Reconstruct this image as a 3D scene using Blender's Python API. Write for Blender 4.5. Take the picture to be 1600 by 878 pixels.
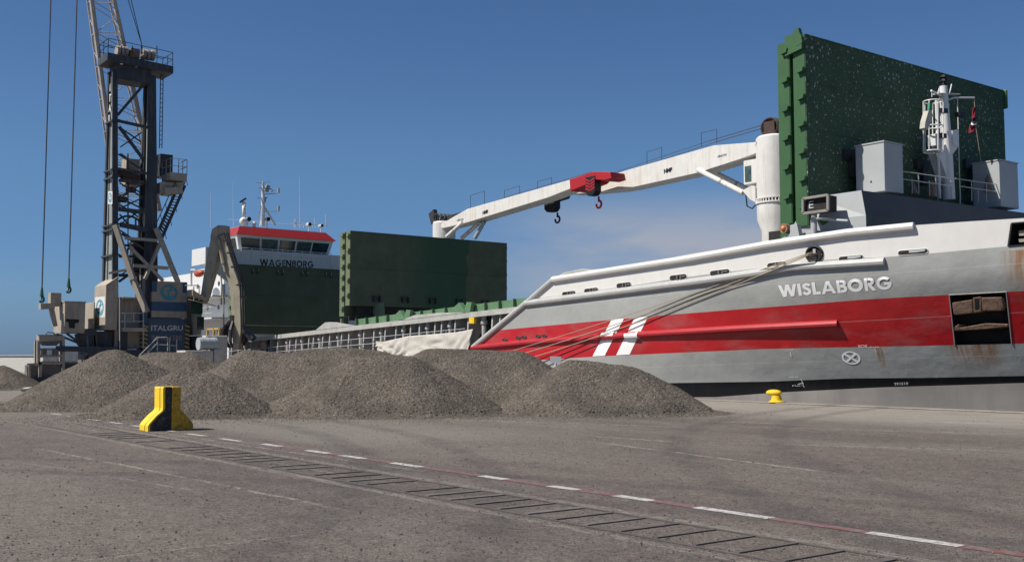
import bpy, bmesh, math, random
from mathutils import Vector, noise
random.seed(7)
R = math.radians
sc = bpy.context.scene
for o in list(bpy.data.objects): bpy.data.objects.remove(o)
C = sc.collection
# ------------------------------------------------ camera (world X = along quay towards the bow, Y = across the ship)
CH = 1.7; FP = 1700.0; HY = 560.0
TH = math.atan((HY-439)/FP); AL = math.atan(1300/(FP/math.cos(TH)))
fx, fy = -math.cos(AL), math.sin(AL)
FW = Vector((fx*math.cos(TH), fy*math.cos(TH), math.sin(TH))); RT = Vector((fy, -fx, 0)); UP = RT.cross(FW)
camd = bpy.data.cameras.new('camera'); cam = bpy.data.objects.new('camera', camd); C.objects.link(cam)
cam.location = (0, 0, CH); cam.rotation_euler = FW.to_track_quat('-Z', 'Y').to_euler()
camd.sensor_width = 36; camd.lens = 36*FP/1600; camd.clip_end = 6000; camd.clip_start = 0.1
sc.camera = cam
# ------------------------------------------------ light
SA = Vector((-.36, -.93, 0)).normalized(); EL = R(50)
SD = Vector((SA.x*math.cos(EL), SA.y*math.cos(EL), math.sin(EL)))
sd = bpy.data.lights.new('sun', 'SUN'); sd.energy = 5.0; sd.angle = R(.5); sd.color = (1, .95, .87)
sun = bpy.data.objects.new('sun', sd); C.objects.link(sun); sun.rotation_euler = SD.to_track_quat('Z', 'Y').to_euler(); sun.location = (0, -20, 60)
w = bpy.data.worlds.new('World'); sc.world = w; w.use_nodes = True
nt = w.node_tree; nt.nodes.clear()
sky = nt.nodes.new('ShaderNodeTexSky'); sky.sky_type = 'NISHITA'; sky.sun_disc = False
sky.sun_elevation = EL; sky.sun_rotation = math.atan2(SA.x, SA.y); sky.altitude = 0; sky.air_density = 1.0; sky.dust_density = .2; sky.ozone_density = 3.5
bg = nt.nodes.new('ShaderNodeBackground'); bg.inputs[1].default_value = .063
wo = nt.nodes.new('ShaderNodeOutputWorld')
tc = nt.nodes.new('ShaderNodeTexCoord'); mp = nt.nodes.new('ShaderNodeMapping'); mp.inputs['Scale'].default_value = (3, 3, 13)
ns = nt.nodes.new('ShaderNodeTexNoise'); ns.inputs['Scale'].default_value = 1.6; ns.inputs['Detail'].default_value = 7; ns.inputs['Roughness'].default_value = .55
rp = nt.nodes.new('ShaderNodeValToRGB'); rp.color_ramp.elements[0].position = .30; rp.color_ramp.elements[1].position = .60
nt.links.new(tc.outputs['Generated'], mp.inputs[0]); nt.links.new(mp.outputs[0], ns.inputs[0]); nt.links.new(ns.outputs[0], rp.inputs[0])
sx = nt.nodes.new('ShaderNodeSeparateXYZ'); nt.links.new(tc.outputs['Generated'], sx.inputs[0])
def wm(op, a, b=None, c=None):
    n = nt.nodes.new('ShaderNodeMath'); n.operation = op
    for i, v in enumerate((a, b, c)):
        if v is None: continue
        if isinstance(v, (int, float)): n.inputs[i].default_value = v
        else: nt.links.new(v, n.inputs[i])
    return n.outputs[0]
def wmap(v, a, b, c, d):
    n = nt.nodes.new('ShaderNodeMapRange'); n.interpolation_type = 'SMOOTHSTEP'; n.inputs[1].default_value = a; n.inputs[2].default_value = b; n.inputs[3].default_value = c; n.inputs[4].default_value = d
    nt.links.new(v, n.inputs[0]); return n.outputs[0]
# one low bank of thin cloud over the sea, beyond the ship
mz = wm('MULTIPLY', wmap(sx.outputs[2], .02, .07, 0, 1), wmap(sx.outputs[2], .10, .165, 1, 0))
ma = wm('MULTIPLY', wmap(sx.outputs[1], .54, .68, 0, 1), wmap(sx.outputs[1], .78, .92, 1, 0))
mk = wm('MULTIPLY', wm('MULTIPLY', mz, ma), wm('MULTIPLY', rp.outputs[0], .95))
mx = nt.nodes.new('ShaderNodeMixRGB'); mx.inputs[2].default_value = (4.6, 5.0, 5.9, 1)
hs = nt.nodes.new('ShaderNodeHueSaturation'); hs.inputs['Saturation'].default_value = 1.0; hs.inputs['Value'].default_value = 1
gr = nt.nodes.new('ShaderNodeValToRGB'); gr.color_ramp.interpolation = 'EASE'
SKYG = [(0.0, (.30, .49, .98)), (.07, (.46, .66, 1)), (.19, (.60, .79, 1)), (.31, (.57, .76, .98)), (.8, (.8, .9, 1))]
while len(gr.color_ramp.elements) < len(SKYG): gr.color_ramp.elements.new(.5)
for e_, (p_, c_) in zip(gr.color_ramp.elements, SKYG): e_.position = p_; e_.color = c_+(1,)
nt.links.new(sx.outputs[2], gr.inputs[0])
gm = nt.nodes.new('ShaderNodeMixRGB'); gm.blend_type = 'MULTIPLY'; gm.inputs[0].default_value = 1
nt.links.new(sky.outputs[0], gm.inputs[1]); nt.links.new(gr.outputs[0], gm.inputs[2]); nt.links.new(gm.outputs[0], hs.inputs['Color'])
nt.links.new(mk, mx.inputs[0]); nt.links.new(hs.outputs[0], mx.inputs[1]); nt.links.new(mx.outputs[0], bg.inputs[0]); nt.links.new(bg.outputs[0], wo.inputs[0])
sc.view_settings.view_transform = 'Standard'; sc.view_settings.look = 'None'; sc.view_settings.exposure = .35; sc.view_settings.gamma = 1
sc.render.engine = 'CYCLES'; sc.render.resolution_x = 1024; sc.render.resolution_y = 561
# ------------------------------------------------ picture -> place helpers (real planes of the quay and the ship)
def ray(x, y): return FW*FP + RT*(x-800) + UP*(439-y)
def PY(x, y, Y): r = ray(x, y); return Vector((0, 0, CH)) + r*(Y/r.y)
def PX(x, y, X): r = ray(x, y); return Vector((0, 0, CH)) + r*(X/r.x)
def PZ(x, y, Z=0): r = ray(x, y); return Vector((0, 0, CH)) + r*((Z-CH)/r.z)
def PD(x, y, D): r = ray(x, y); return Vector((0, 0, CH)) + r*(D/FP)
# ------------------------------------------------ materials
def mat(name, col, rough=.6, metal=0, var=.12, scale=3, bump=0, bscale=40, dirt=None, dirt_amt=.4, streak=False, spec=.4, extra=None):
    m = bpy.data.materials.new(name); m.use_nodes = True; t = m.node_tree; N = t.nodes; L = t.links
    b = N['Principled BSDF']; b.inputs['Roughness'].default_value = rough; b.inputs['Metallic'].default_value = metal
    b.inputs['Specular IOR Level'].default_value = spec
    tcn = N.new('ShaderNodeTexCoord'); co = tcn.outputs['Object']
    n1 = N.new('ShaderNodeTexNoise'); n1.inputs['Scale'].default_value = scale; n1.inputs['Detail'].default_value = 6; n1.inputs['Roughness'].default_value = .6; L.new(co, n1.inputs[0])
    c = N.new('ShaderNodeMixRGB'); c.inputs[1].default_value = tuple(v*(1-var) for v in col)+(1,); c.inputs[2].default_value = tuple(min(1, v*(1+var)) for v in col)+(1,)
    mr = N.new('ShaderNodeMapRange'); mr.inputs[1].default_value = .3; mr.inputs[2].default_value = .7; L.new(n1.outputs[0], mr.inputs[0]); L.new(mr.outputs[0], c.inputs[0])
    out = c.outputs[0]
    if dirt:
        n2 = N.new('ShaderNodeTexNoise'); n2.inputs['Scale'].default_value = 1; n2.inputs['Detail'].default_value = 8; n2.inputs['Roughness'].default_value = .65
        mpn = N.new('ShaderNodeMapping'); s = scale*1.3
        mpn.inputs['Scale'].default_value = (s*2.2, s*2.2, s*.22) if streak else (s, s, s)
        L.new(co, mpn.inputs[0]); L.new(mpn.outputs[0], n2.inputs[0])
        r2 = N.new('ShaderNodeMapRange'); r2.inputs[1].default_value = .5; r2.inputs[2].default_value = .75; r2.inputs[4].default_value = dirt_amt; L.new(n2.outputs[0], r2.inputs[0])
        c2 = N.new('ShaderNodeMixRGB'); c2.inputs[2].default_value = tuple(dirt)+(1,); L.new(r2.outputs[0], c2.inputs[0]); L.new(out, c2.inputs[1]); out = c2.outputs[0]
    if extra: out = extra(t, co, out)
    L.new(out, b.inputs['Base Color'])
    if bump:
        n3 = N.new('ShaderNodeTexNoise'); n3.inputs['Scale'].default_value = bscale; n3.inputs['Detail'].default_value = 4; L.new(co, n3.inputs[0])
        bn = N.new('ShaderNodeBump'); bn.inputs['Strength'].default_value = bump; bn.inputs['Distance'].default_value = .05; L.new(n3.outputs[0], bn.inputs['Height']); L.new(bn.outputs[0], b.inputs['Normal'])
    return m
def nmath(t, op, a, b=None):
    n = t.nodes.new('ShaderNodeMath'); n.operation = op
    for i, v in enumerate((a, b)):
        if v is None: continue
        if isinstance(v, (int, float)): n.inputs[i].default_value = v
        else: t.links.new(v, n.inputs[i])
    return n.outputs[0]
def nmap(t, v, a, b, c=0., d=1.):
    n = t.nodes.new('ShaderNodeMapRange'); n.interpolation_type = 'SMOOTHSTEP'
    for i, q in enumerate((a, b, c, d)): n.inputs[i+1].default_value = q
    t.links.new(v, n.inputs[0]); return n.outputs[0]
def nmix(t, f, a, col):
    n = t.nodes.new('ShaderNodeMixRGB')
    if isinstance(f, (int, float)): n.inputs[0].default_value = f
    else: t.links.new(f, n.inputs[0])
    t.links.new(a, n.inputs[1])
    if isinstance(col, tuple): n.inputs[2].default_value = col+(1,)
    else: t.links.new(col, n.inputs[2])
    return n.outputs[0]
def nnoise(t, co, sc3, scale=1, detail=6, rough=.6):
    m = t.nodes.new('ShaderNodeMapping'); m.inputs['Scale'].default_value = sc3; t.links.new(co, m.inputs[0])
    n = t.nodes.new('ShaderNodeTexNoise'); n.inputs['Scale'].default_value = scale; n.inputs['Detail'].default_value = detail; n.inputs['Roughness'].default_value = rough
    t.links.new(m.outputs[0], n.inputs[0]); return n.outputs[0]
def stains(spots, lines=(), dull=0.):
    """rust runs on the hull: (x centre, half width, z top, z bottom, amount), in ship coordinates; lines = weld seams z"""
    def f(t, co, out):
        s = t.nodes.new('ShaderNodeSeparateXYZ'); t.links.new(co, s.inputs[0])
        st = nnoise(t, co, (7, 1, .5), 1, 5)
        big = nnoise(t, co, (.35, .35, .9), 1, 5)
        out = nmix(t, nmap(t, big, .45, .75, 0, .35), out, (.20, .20, .19))
        for (xc, hw, zt, zb, am) in spots:
            a = nmap(t, nmath(t, 'ABSOLUTE', nmath(t, 'SUBTRACT', s.outputs[0], xc)), hw*.3, hw, 1, 0)
            z = nmath(t, 'MULTIPLY', nmap(t, s.outputs[2], zb, zt, 0, 1), nmap(t, s.outputs[2], zt, zt+.06, 1, 0))
            k = nmath(t, 'MULTIPLY', nmath(t, 'MULTIPLY', a, z), nmath(t, 'MULTIPLY', nmap(t, st, .38, .62, .25, 1), am))
            out = nmix(t, k, out, (.22, .10, .03))
        for (z0, sl) in lines:
            zz = nmath(t, 'SUBTRACT', s.outputs[2], nmath(t, 'MULTIPLY', s.outputs[0], sl))
            k = nmap(t, nmath(t, 'ABSOLUTE', nmath(t, 'SUBTRACT', zz, z0)), .004, .016, .35, 0)
            out = nmix(t, k, out, (.55, .5, .47))
        return out
    return f
SHIP = Vector((-50, 44, 0))
M = {}
XR = PY(1590, 382, 37.5).x - SHIP.x; XA = PY(1530, 540, 38.5).x - SHIP.x; XO = PY(1346, 545, 36).x - SHIP.x
HL = [(5.05, .033), (3.33, .033)]
def on_hull_x(px_): return PY(px_, 440, 35).x
M['hull_grey'] = mat('hull grey paint', (.300, .302, .285), .45, var=.07, scale=.8, dirt=(.27, .27, .25), dirt_amt=.4, streak=True, bump=1., bscale=.9, extra=stains([(XR, .7, 5.5, 3.4, .9), (XA, 1.2, 2.35, .9, .95), (XO, .16, 2.1, 1.05, 1.), (-3.5, .2, 4.4, 3.6, .3)]+[(on_hull_x(px_)-SHIP.x, .10, 5.5, z_, .8) for px_, z_ in ((975, 4.2), (1060, 4.6), (1125, 4.6), (1214, 4.9), (924, 4.2))], [(4.05, .033), (.85, .033)]))
M['hull_red'] = mat('hull red paint', (.39, .010, .014), .4, var=.10, scale=.8, dirt=(.30, .02, .02), dirt_amt=.4, streak=True, bump=1., bscale=.9, extra=stains([(XR, .5, 4.2, 3.2, .25)], [(2.35, .033)]))
M['hull_white'] = mat('hull white paint', (.60, .58, .545), .45, var=.04, scale=1.2, dirt=(.55, .48, .40), dirt_amt=.35, streak=True, bump=.15, bscale=1)
M['hull_black'] = mat('boot top black', (.006, .006, .007), .7, var=.2, scale=1, spec=.15, dirt=(.02, .018, .016), dirt_amt=.5, streak=True)
M['hull_anti'] = mat('faded antifouling', (.225, .205, .185), .8, var=.15, scale=.6, dirt=(.16, .15, .15), dirt_amt=.6, streak=True)
M['strake_grey'] = mat('strake grey', (.40, .40, .385), .45, var=.08)
M['strake_red'] = mat('strake red', (.37, .02, .028), .45, var=.1)
M['white'] = mat('ship white paint', (.61, .59, .55), .45, var=.06, scale=1.5, dirt=(.40, .27, .17), dirt_amt=.5, streak=True)
M['clean_white'] = mat('white paint', (.62, .615, .60), .45, var=.04)
M['pocket_edge'] = mat('worn pocket edge', (.34, .31, .29), .7, var=.2)
M['marking'] = mat('white lettering', (.78, .77, .75), .5, var=.04)
M['deck_grey'] = mat('deck grey', (.30, .30, .29), .6, var=.15, scale=1.5, dirt=(.20, .15, .11), dirt_amt=.5, streak=True)
M['lgrey'] = mat('light grey paint', (.345, .36, .36), .5, var=.05, scale=1)
M['dgrey'] = mat('bluish grey paint', (.33, .355, .37), .5, var=.05, scale=1)  # even bluish grey for the jib rest and the drum
M['front_shade_grey'] = mat('bulkhead grey with painted shade', (.088, .096, .103), .8, spec=.15, var=.06, scale=1)  # light grey darkened to paint in the shade of the forecastle front
M['hz_dull'] = mat('dull yellow frame', (.45, .30, .07), .7, var=.2)
M['iron_dusty'] = mat('dusty flat iron', (.125, .11, .10), .9, var=.25, scale=5)
M['beam_dim'] = mat('dusty brown grey', (.22, .20, .18), .8)
M['fascia'] = mat('white fascia with shade in its grey', (.50, .50, .50), .5, var=.05)  # white greyed down to paint in the shade of the bridge front
M['deck_dim'] = mat('dim roller steel', (.12, .115, .11), .7)
M['beam'] = mat('dusty beam grey', (.36, .355, .33), .7, var=.15, scale=2, dirt=(.25, .2, .16), dirt_amt=.5)
M['dark'] = mat('dark steel', (.03, .03, .032), .6, var=.3)
M['black'] = mat('black', (.008, .008, .009), .5, var=.2)
M['void'] = mat('dark steel and recess shade', (.02, .019, .018), .9, var=.4)  # near-black; also paints the shade inside openings and gaps
M['rust'] = mat('rusty anchor iron', (.22, .13, .085), .9, var=.35, scale=6, dirt=(.24, .20, .17), dirt_amt=.8, bump=.35, bscale=18)
def flecks(t, co, out):
    v = t.nodes.new('ShaderNodeTexVoronoi'); v.inputs['Scale'].default_value = 3.4; v.voronoi_dimensions = '2D'; v.inputs['Randomness'].default_value = 1
    s = t.nodes.new('ShaderNodeSeparateXYZ'); t.links.new(co, s.inputs[0]); cb = t.nodes.new('ShaderNodeCombineXYZ'); t.links.new(s.outputs[1], cb.inputs[0]); t.links.new(s.outputs[2], cb.inputs[1])
    mpn = t.nodes.new('ShaderNodeMapping'); mpn.inputs['Scale'].default_value = (1, .7, 1); t.links.new(cb.outputs[0], mpn.inputs[0]); t.links.new(mpn.outputs[0], v.inputs[0])
    big = nnoise(t, co, (1, 1, 1), .5, 3); fine = nnoise(t, co, (1, 1, .6), 22, 2)
    th = nmap(t, big, .35, .7, .05, .16)
    k = nmath(t, 'LESS_THAN', v.outputs['Distance'], th)
    k = nmath(t, 'MULTIPLY', k, nmap(t, fine, .42, .5, 0, .8))
    out = nmix(t, k, out, (.5, .52, .48))
    v2 = nnoise(t, co, (1, 1, .5), 26, 3, .7)
    out = nmix(t, nmath(t, 'MULTIPLY', nmap(t, v2, .585, .65, 0, .75), nmap(t, big, .3, .65, .2, 1)), out, (.42, .45, .4))
    return out
M['green'] = mat('hatch green paint', (.036, .098, .034), .5, var=.12, scale=1.2, dirt=(.03, .08, .03), dirt_amt=.5, streak=True)
M['green_face'] = mat('flecked green plate', (.058, .098, .058), .85, spec=.1, var=.15, scale=1.2, extra=flecks)
def wet(t, co, out):
    s = t.nodes.new('ShaderNodeSeparateXYZ'); t.links.new(co, s.inputs[0])
    n = nnoise(t, co, (1, 1, .45), .9, 6)
    y = nmath(t, 'ADD', s.outputs[1], nmath(t, 'MULTIPLY', nmath(t, 'SUBTRACT', n, .5), 2.2))
    k = nmath(t, 'MULTIPLY', nmap(t, y, -4.6, .2, 0, .75), nmap(t, y, 2.3, 2.5, 1, 0))
    return nmix(t, k, out, (.022, .072, .042))
M['olive_face'] = mat('dusty green plate', (.085, .104, .068), .85, spec=.15, var=.18, scale=.8, dirt=(.075, .07, .055), dirt_amt=.5, streak=True, extra=wet)
M['olive_dull'] = mat('dull green plate', (.064, .084, .056), .85, spec=.15, var=.15, scale=.8, dirt=(.075, .07, .055), dirt_amt=.6, streak=True)
M['olive'] = mat('faded green paint', (.12, .155, .085), .7, var=.12, scale=2, dirt=(.22, .2, .15), dirt_amt=.5, streak=True)
M['coaming_green'] = mat('coaming green', (.085, .175, .085), .65, var=.15, scale=2, dirt=(.2, .2, .15), dirt_amt=.4)
M['red'] = mat('crane red', (.34, .015, .018), .45, var=.1)
M['roof_red'] = mat('wheelhouse red', (.30, .018, .018), .5, var=.05)
M['glass'] = mat('tinted glass', (.012, .03, .028), .08, var=.5, scale=1.5, spec=.7)
M['glass_far'] = mat('paler tinted glass', (.05, .075, .06), .12, var=.6, scale=2.5, spec=.6)  # same glass in a paler base colour
M['orange'] = mat('orange lamp', (.55, .20, .04), .4, var=.1)
M['lifeboat'] = mat('lifeboat orange', (.42, .07, .03), .5, var=.1)
M['yellow'] = mat('safety yellow', (.72, .46, .015), .55, var=.15, scale=6, dirt=(.25, .15, .03), dirt_amt=.6)
M['tan'] = mat('crane dusty cream', (.34, .295, .235), .7, var=.14, scale=1.2, dirt=(.17, .13, .10), dirt_amt=.6, streak=True)
M['tan_boom'] = mat('boom cream paint', (.42, .37, .31), .7, var=.12, scale=1.2, dirt=(.25, .18, .13), dirt_amt=.5)
M['tower'] = mat('tower blue grey', (.036, .044, .053), .65, var=.25, scale=1.5, dirt=(.12, .095, .075), dirt_amt=.8, streak=True)
M['tower_panel'] = mat('tower dusty panel', (.26, .28, .27), .65, var=.15, scale=1.5, dirt=(.16, .14, .12), dirt_amt=.6, streak=True)
M['cblue'] = mat('crane blue', (.032, .085, .17), .6, var=.15, scale=2, dirt=(.12, .10, .09), dirt_amt=.4, streak=True)
M['cblue_dark'] = mat('crane dark blue', (.05, .085, .125), .65, var=.15, scale=2, dirt=(.10, .09, .08), dirt_amt=.5)
M['teal'] = mat('emblem teal', (.03, .27, .38), .6, var=.1)
M['emblem_white'] = mat('emblem panel white', (.62, .6, .56), .6, var=.08)
M['text_grey'] = mat('faded grey lettering', (.5, .5, .5), .6, var=.1)
M['text_faint'] = mat('faint red grey lettering', (.30, .24, .235), .6, var=.1)
M['exc'] = mat('excavator dusty olive', (.33, .29, .21), .75, var=.15, scale=1.5, dirt=(.13, .10, .075), dirt_amt=.6, streak=True)
M['rope'] = mat('mooring rope', (.33, .27, .19), .9, var=.2, scale=30)
M['cable'] = mat('steel cable', (.05, .055, .06), .6)
M['tarp'] = mat('dirty white tarpaulin', (.42, .395, .35), .85, var=.08, scale=3, dirt=(.30, .27, .22), dirt_amt=.5)
M['concrete'] = mat('concrete', (.42, .40, .36), .9, var=.12, scale=2, dirt=(.25, .23, .2), dirt_amt=.5, bump=.4)
M['flag_red'] = mat('flag red', (.22, .012, .025), .8); M['flag_blue'] = mat('flag dark', (.02, .02, .05), .8)
M['battery_grey'] = mat('outrigger grey', (.13, .12, .11), .7, var=.2)
M['pale_green'] = mat('green cloth', (.02, .2, .11), .7)
# ------------------------------------------------ mesh builder
class MB:
    def __init__(s): s.v = []; s.f = []; s.m = []
    def add(s, vs, fs, mi=0):
        o = len(s.v); s.v += [Vector(p) for p in vs]; s.f += [tuple(i+o for i in f) for f in fs]; s.m += [mi]*len(fs); return s
    def box(s, x0, x1, y0, y1, z0, z1, mi=0):
        return s.add([(x0,y0,z0),(x1,y0,z0),(x1,y1,z0),(x0,y1,z0),(x0,y0,z1),(x1,y0,z1),(x1,y1,z1),(x0,y1,z1)], [(0,3,2,1),(4,5,6,7),(0,1,5,4),(1,2,6,5),(2,3,7,6),(3,0,4,7)], mi)
    def bar(s, p, q, a, b=None, upv=(0,0,1), mi=0):
        b = a if b is None else b; p = Vector(p); q = Vector(q); d = (q-p)
        if d.length < 1e-6: return s
        d.normalize(); u = Vector(upv)
        if abs(d.dot(u)) > .97: u = Vector((0,1,0)) if abs(d.y) < .9 else Vector((1,0,0))
        r = d.cross(u).normalized(); u = r.cross(d)
        vs = [c + r*i*a/2 + u*j*b/2 for c in (p, q) for i, j in ((-1,-1),(1,-1),(1,1),(-1,1))]
        return s.add(vs, [(0,1,2,3),(7,6,5,4),(0,4,5,1),(1,5,6,2),(2,6,7,3),(3,7,4,0)], mi)
    def tube(s, pts, r, n=8, mi=0, cap=True):
        pts = [Vector(p) for p in pts]; rs = r if isinstance(r, (list, tuple)) else [r]*len(pts)
        o = len(s.v); prev = None
        for i, p in enumerate(pts):
            d = (pts[min(i+1, len(pts)-1)]-pts[max(i-1, 0)])
            d = d.normalized() if d.length > 1e-9 else Vector((0,0,1))
            if prev is None:
                u = Vector((0,0,1)) if abs(d.z) < .9 else Vector((1,0,0)); a = d.cross(u).normalized()
            else: a = (prev - d*prev.dot(d)).normalized()
            prev = a; b = d.cross(a)
            for k in range(n):
                t = 2*math.pi*k/n; s.v.append(p + a*math.cos(t)*rs[i] + b*math.sin(t)*rs[i])
        for i in range(len(pts)-1):
            for k in range(n):
                k2 = (k+1) % n; s.f.append((o+i*n+k, o+i*n+k2, o+(i+1)*n+k2, o+(i+1)*n+k)); s.m.append(mi)
        if cap:
            s.f.append(tuple(o+k for k in range(n))); s.f.append(tuple(o+(len(pts)-1)*n+k for k in reversed(range(n)))); s.m += [mi, mi]
        return s
    def prism(s, poly, vec, mi=0):
        vec = Vector(vec); n = len(poly); a = [Vector(p) for p in poly]
        return s.add(a+[p+vec for p in a], [tuple(range(n)), tuple(reversed(range(n, 2*n)))]+[(i, i+n, (i+1) % n+n, (i+1) % n) for i in range(n)], mi)
    def sphere(s, c, r, n=12, m=8, mi=0, sq=(1,1,1)):
        c = Vector(c); vs = [c+Vector((0,0,r*sq[2]))]
        for j in range(1, m):
            for k in range(n):
                t = math.pi*j/m; p = 2*math.pi*k/n; vs.append(c+Vector((math.sin(t)*math.cos(p)*r*sq[0], math.sin(t)*math.sin(p)*r*sq[1], math.cos(t)*r*sq[2])))
        vs.append(c-Vector((0,0,r*sq[2]))); f = []
        for k in range(n): f.append((0, 1+k, 1+(k+1) % n)); f.append((len(vs)-1, 1+(m-2)*n+(k+1) % n, 1+(m-2)*n+k))
        for j in range(m-2):
            for k in range(n): f.append((1+j*n+k, 1+(j+1)*n+k, 1+(j+1)*n+(k+1) % n, 1+j*n+(k+1) % n))
        return s.add(vs, f, mi)
    def build(s, name, mats, parent=None, smooth=False, bevel=0, label=None, fix=True):
        org = Vector((0,0,0)); p = parent
        while p is not None: org = org+Vector(p.location); p = p.parent
        me = bpy.data.meshes.new(name); me.from_pydata([v-org for v in s.v], [], s.f)
        if not isinstance(mats, (list, tuple)): mats = [mats]
        for m in mats: me.materials.append(M[m] if isinstance(m, str) else m)
        me.polygons.foreach_set('material_index', s.m)
        if fix:
            b = bmesh.new(); b.from_mesh(me); bmesh.ops.recalc_face_normals(b, faces=b.faces); b.to_mesh(me); b.free()
        if smooth: me.polygons.foreach_set('use_smooth', [True]*len(me.polygons))
        me.update(); o = bpy.data.objects.new(name, me); C.objects.link(o); o.parent = parent
        if smooth == 'auto':
            try: me.set_sharp_from_angle(angle=R(35))
            except Exception: pass
        if bevel:
            bv = o.modifiers.new('bevel', 'BEVEL'); bv.width = bevel; bv.segments = 2; bv.limit_method = 'ANGLE'
        if label: o['label'] = label
        return o
def thing(name, label, cat, loc, group=None):
    o = bpy.data.objects.new(name, None); C.objects.link(o); o.location = loc; o.empty_display_size = .3
    return tag(o, label, cat, group)
def tag(o, label, cat, group=None):
    o['label'] = label; o['category'] = cat
    if group: o['group'] = group
    return o
def struct(o, k='structure'): o['kind'] = k; return o
def text_geo(body, bold=.0):
    cu = bpy.data.curves.new('t', 'FONT'); cu.body = body; cu.offset = bold; cu.resolution_u = 4
    ob = bpy.data.objects.new('t', cu); C.objects.link(ob); bpy.context.view_layer.update()
    me = bpy.data.meshes.new_from_object(ob.evaluated_get(bpy.context.evaluated_depsgraph_get()))
    vs = [v.co.copy() for v in me.vertices]; fs = [tuple(p.vertices) for p in me.polygons]
    bpy.data.objects.remove(ob); bpy.data.curves.remove(cu); bpy.data.meshes.remove(me)
    x0 = min(v.x for v in vs); x1 = max(v.x for v in vs); y0 = min(v.y for v in vs); y1 = max(v.y for v in vs)
    return [((v.x-x0)/(x1-x0), (v.y-y0)/(y1-y0)) for v in vs], fs
def text_on(mb, body, f, bold=.0, mi=0):
    uv, fs = text_geo(body, bold); return mb.add([f(u, v) for u, v in uv], fs, mi)
def arc(cx, cy, rr, a0, a1, n=14, ry=None): return [(cx+rr*math.cos(R(a0+(a1-a0)*k/n)), cy+(ry or rr)*math.sin(R(a0+(a1-a0)*k/n))) for k in range(n+1)]
GLYPH = {
 'W': (1.34, [[(.10,1), (.38,0)], [(.38,0), (.67,1)], [(.67,1), (.96,0)], [(.96,0), (1.24,1)]]),
 'I': (.26, [[(.13,0), (.13,1)]]),
 'S': (.66, [[(.57,.74), (.50,.85), (.35,.89), (.20,.84), (.15,.73), (.21,.61), (.35,.53), (.48,.44), (.53,.30), (.47,.17), (.33,.11), (.18,.14), (.07,.27)]]),
 'L': (.56, [[(.13,1), (.13,.002)], [(.26,.12), (.56,.12)]]),
 'A': (1.02, [[(.12,0), (.51,1)], [(.51,1), (.90,0)], [(.30,.28), (.72,.28)]]),
 'B': (.70, [[(.13,0), (.13,1)], [(.26,.89), (.40,.89)]+arc(.40, .72, .17, 90, -90, 8)+[(.26,.55)], [(.26,.11), (.42,.11)]+arc(.42, .30, .19, -90, 90, 8)+[(.26,.49)]]),
 'O': (1.02, [arc(.51, .5, .39, 0, 360, 32)]),
 'R': (.72, [[(.13,0), (.13,1)], [(.26,.89), (.38,.89)]+arc(.38, .70, .19, 90, -90, 8)+[(.26,.51)], [(.34,.46), (.62,0)]]),
 'G': (1.04, [arc(.51, .5, .39, 42, 350, 26), [(.52,.46), (.98,.46)]]),
 'E': (.56, [[(.13,0), (.13,1)], [(.26,.89), (.55,.89)], [(.26,.5), (.52,.5)], [(.26,.11), (.55,.11)]]),
 'N': (.92, [[(.13,0), (.13,1)], [(.14,.98), (.78,.02)], [(.79,0), (.79,1)]])}
def sign_on(mb, body, f, lift, th=.24):
    """bold sign-painter's capitals laid through f(u, v); lift = step that keeps crossing strokes off one plane"""
    tot = sum(GLYPH[c][0] for c in body)+.07*(len(body)-1); x0 = 0
    for c in body:
        wd, strokes = GLYPH[c]
        for si, P in enumerate(strokes):
            t_ = th*(.86 if c in 'ABRSEG' else 1)*(.8 if (c == 'A' and si == 2) else 1); n = len(P); closed = P[0] == P[-1] or (abs(P[0][0]-P[-1][0]) < 1e-6 and abs(P[0][1]-P[-1][1]) < 1e-6); A_, B_ = [], []
            for i in range(n):
                p = Vector(P[i]); a = Vector(P[i-1 if i else (n-2 if closed else 0)]); b = Vector(P[i+1 if i < n-1 else (1 if closed else n-1)])
                d1 = (p-a).normalized() if (p-a).length > 1e-6 else (b-p).normalized(); d2 = (b-p).normalized() if (b-p).length > 1e-6 else d1
                m = (d1+d2).normalized(); nn = Vector((-m.y, m.x)); k = t_/2/max(.5, nn.dot(Vector((-d1.y, d1.x))))
                if n == 2 and c in 'WANR' and abs(d1.x) > .1 and abs(d1.y) > .3: nn = Vector((1, 0)); k = -t_/2/abs(d1.y)*(1 if d1.y > 0 else -1)
                A_.append(p+nn*k); B_.append(p-nn*k)
            for i in range(n-1):
                sub = 1 if n > 2 else 5
                for q in range(sub):
                    pts = [A_[i].lerp(A_[i+1], q/sub), A_[i].lerp(A_[i+1], (q+1)/sub), B_[i].lerp(B_[i+1], (q+1)/sub), B_[i].lerp(B_[i+1], q/sub)]
                    mb.add([f((x0+v.x)/tot, v.y)+lift*si for v in pts], [(0,1,2,3)])
        x0 += wd+.07
    return mb
def px_quad_on(mapper, bl, br, tl, tr):
    a, b, c, d = mapper(*bl), mapper(*br), mapper(*tl), mapper(*tr)
    def f(u, v): return a*(1-u)*(1-v)+b*u*(1-v)+c*(1-u)*v+d*u*v
    return f
def cornerbox(mb, xl, xc, xr, yt, yb, X, mi=0, back=None):
    """axis-aligned box whose near vertical edge is seen at xc, on the plane X"""
    Y0 = PX(xc, (yt+yb)/2, X).y; Y1 = PX(xr, (yt+yb)/2, X).y; zt = PX(xc, yt, X).z; zb = PX(xc, yb, X).z
    Xb = PY(xl, (yt+yb)/2, Y0).x if back is None else X-back
    mb.box(Xb, X, Y0, Y1, zb, zt, mi); return (Xb, X, Y0, Y1, zb, zt)
QY = 33.7
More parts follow.
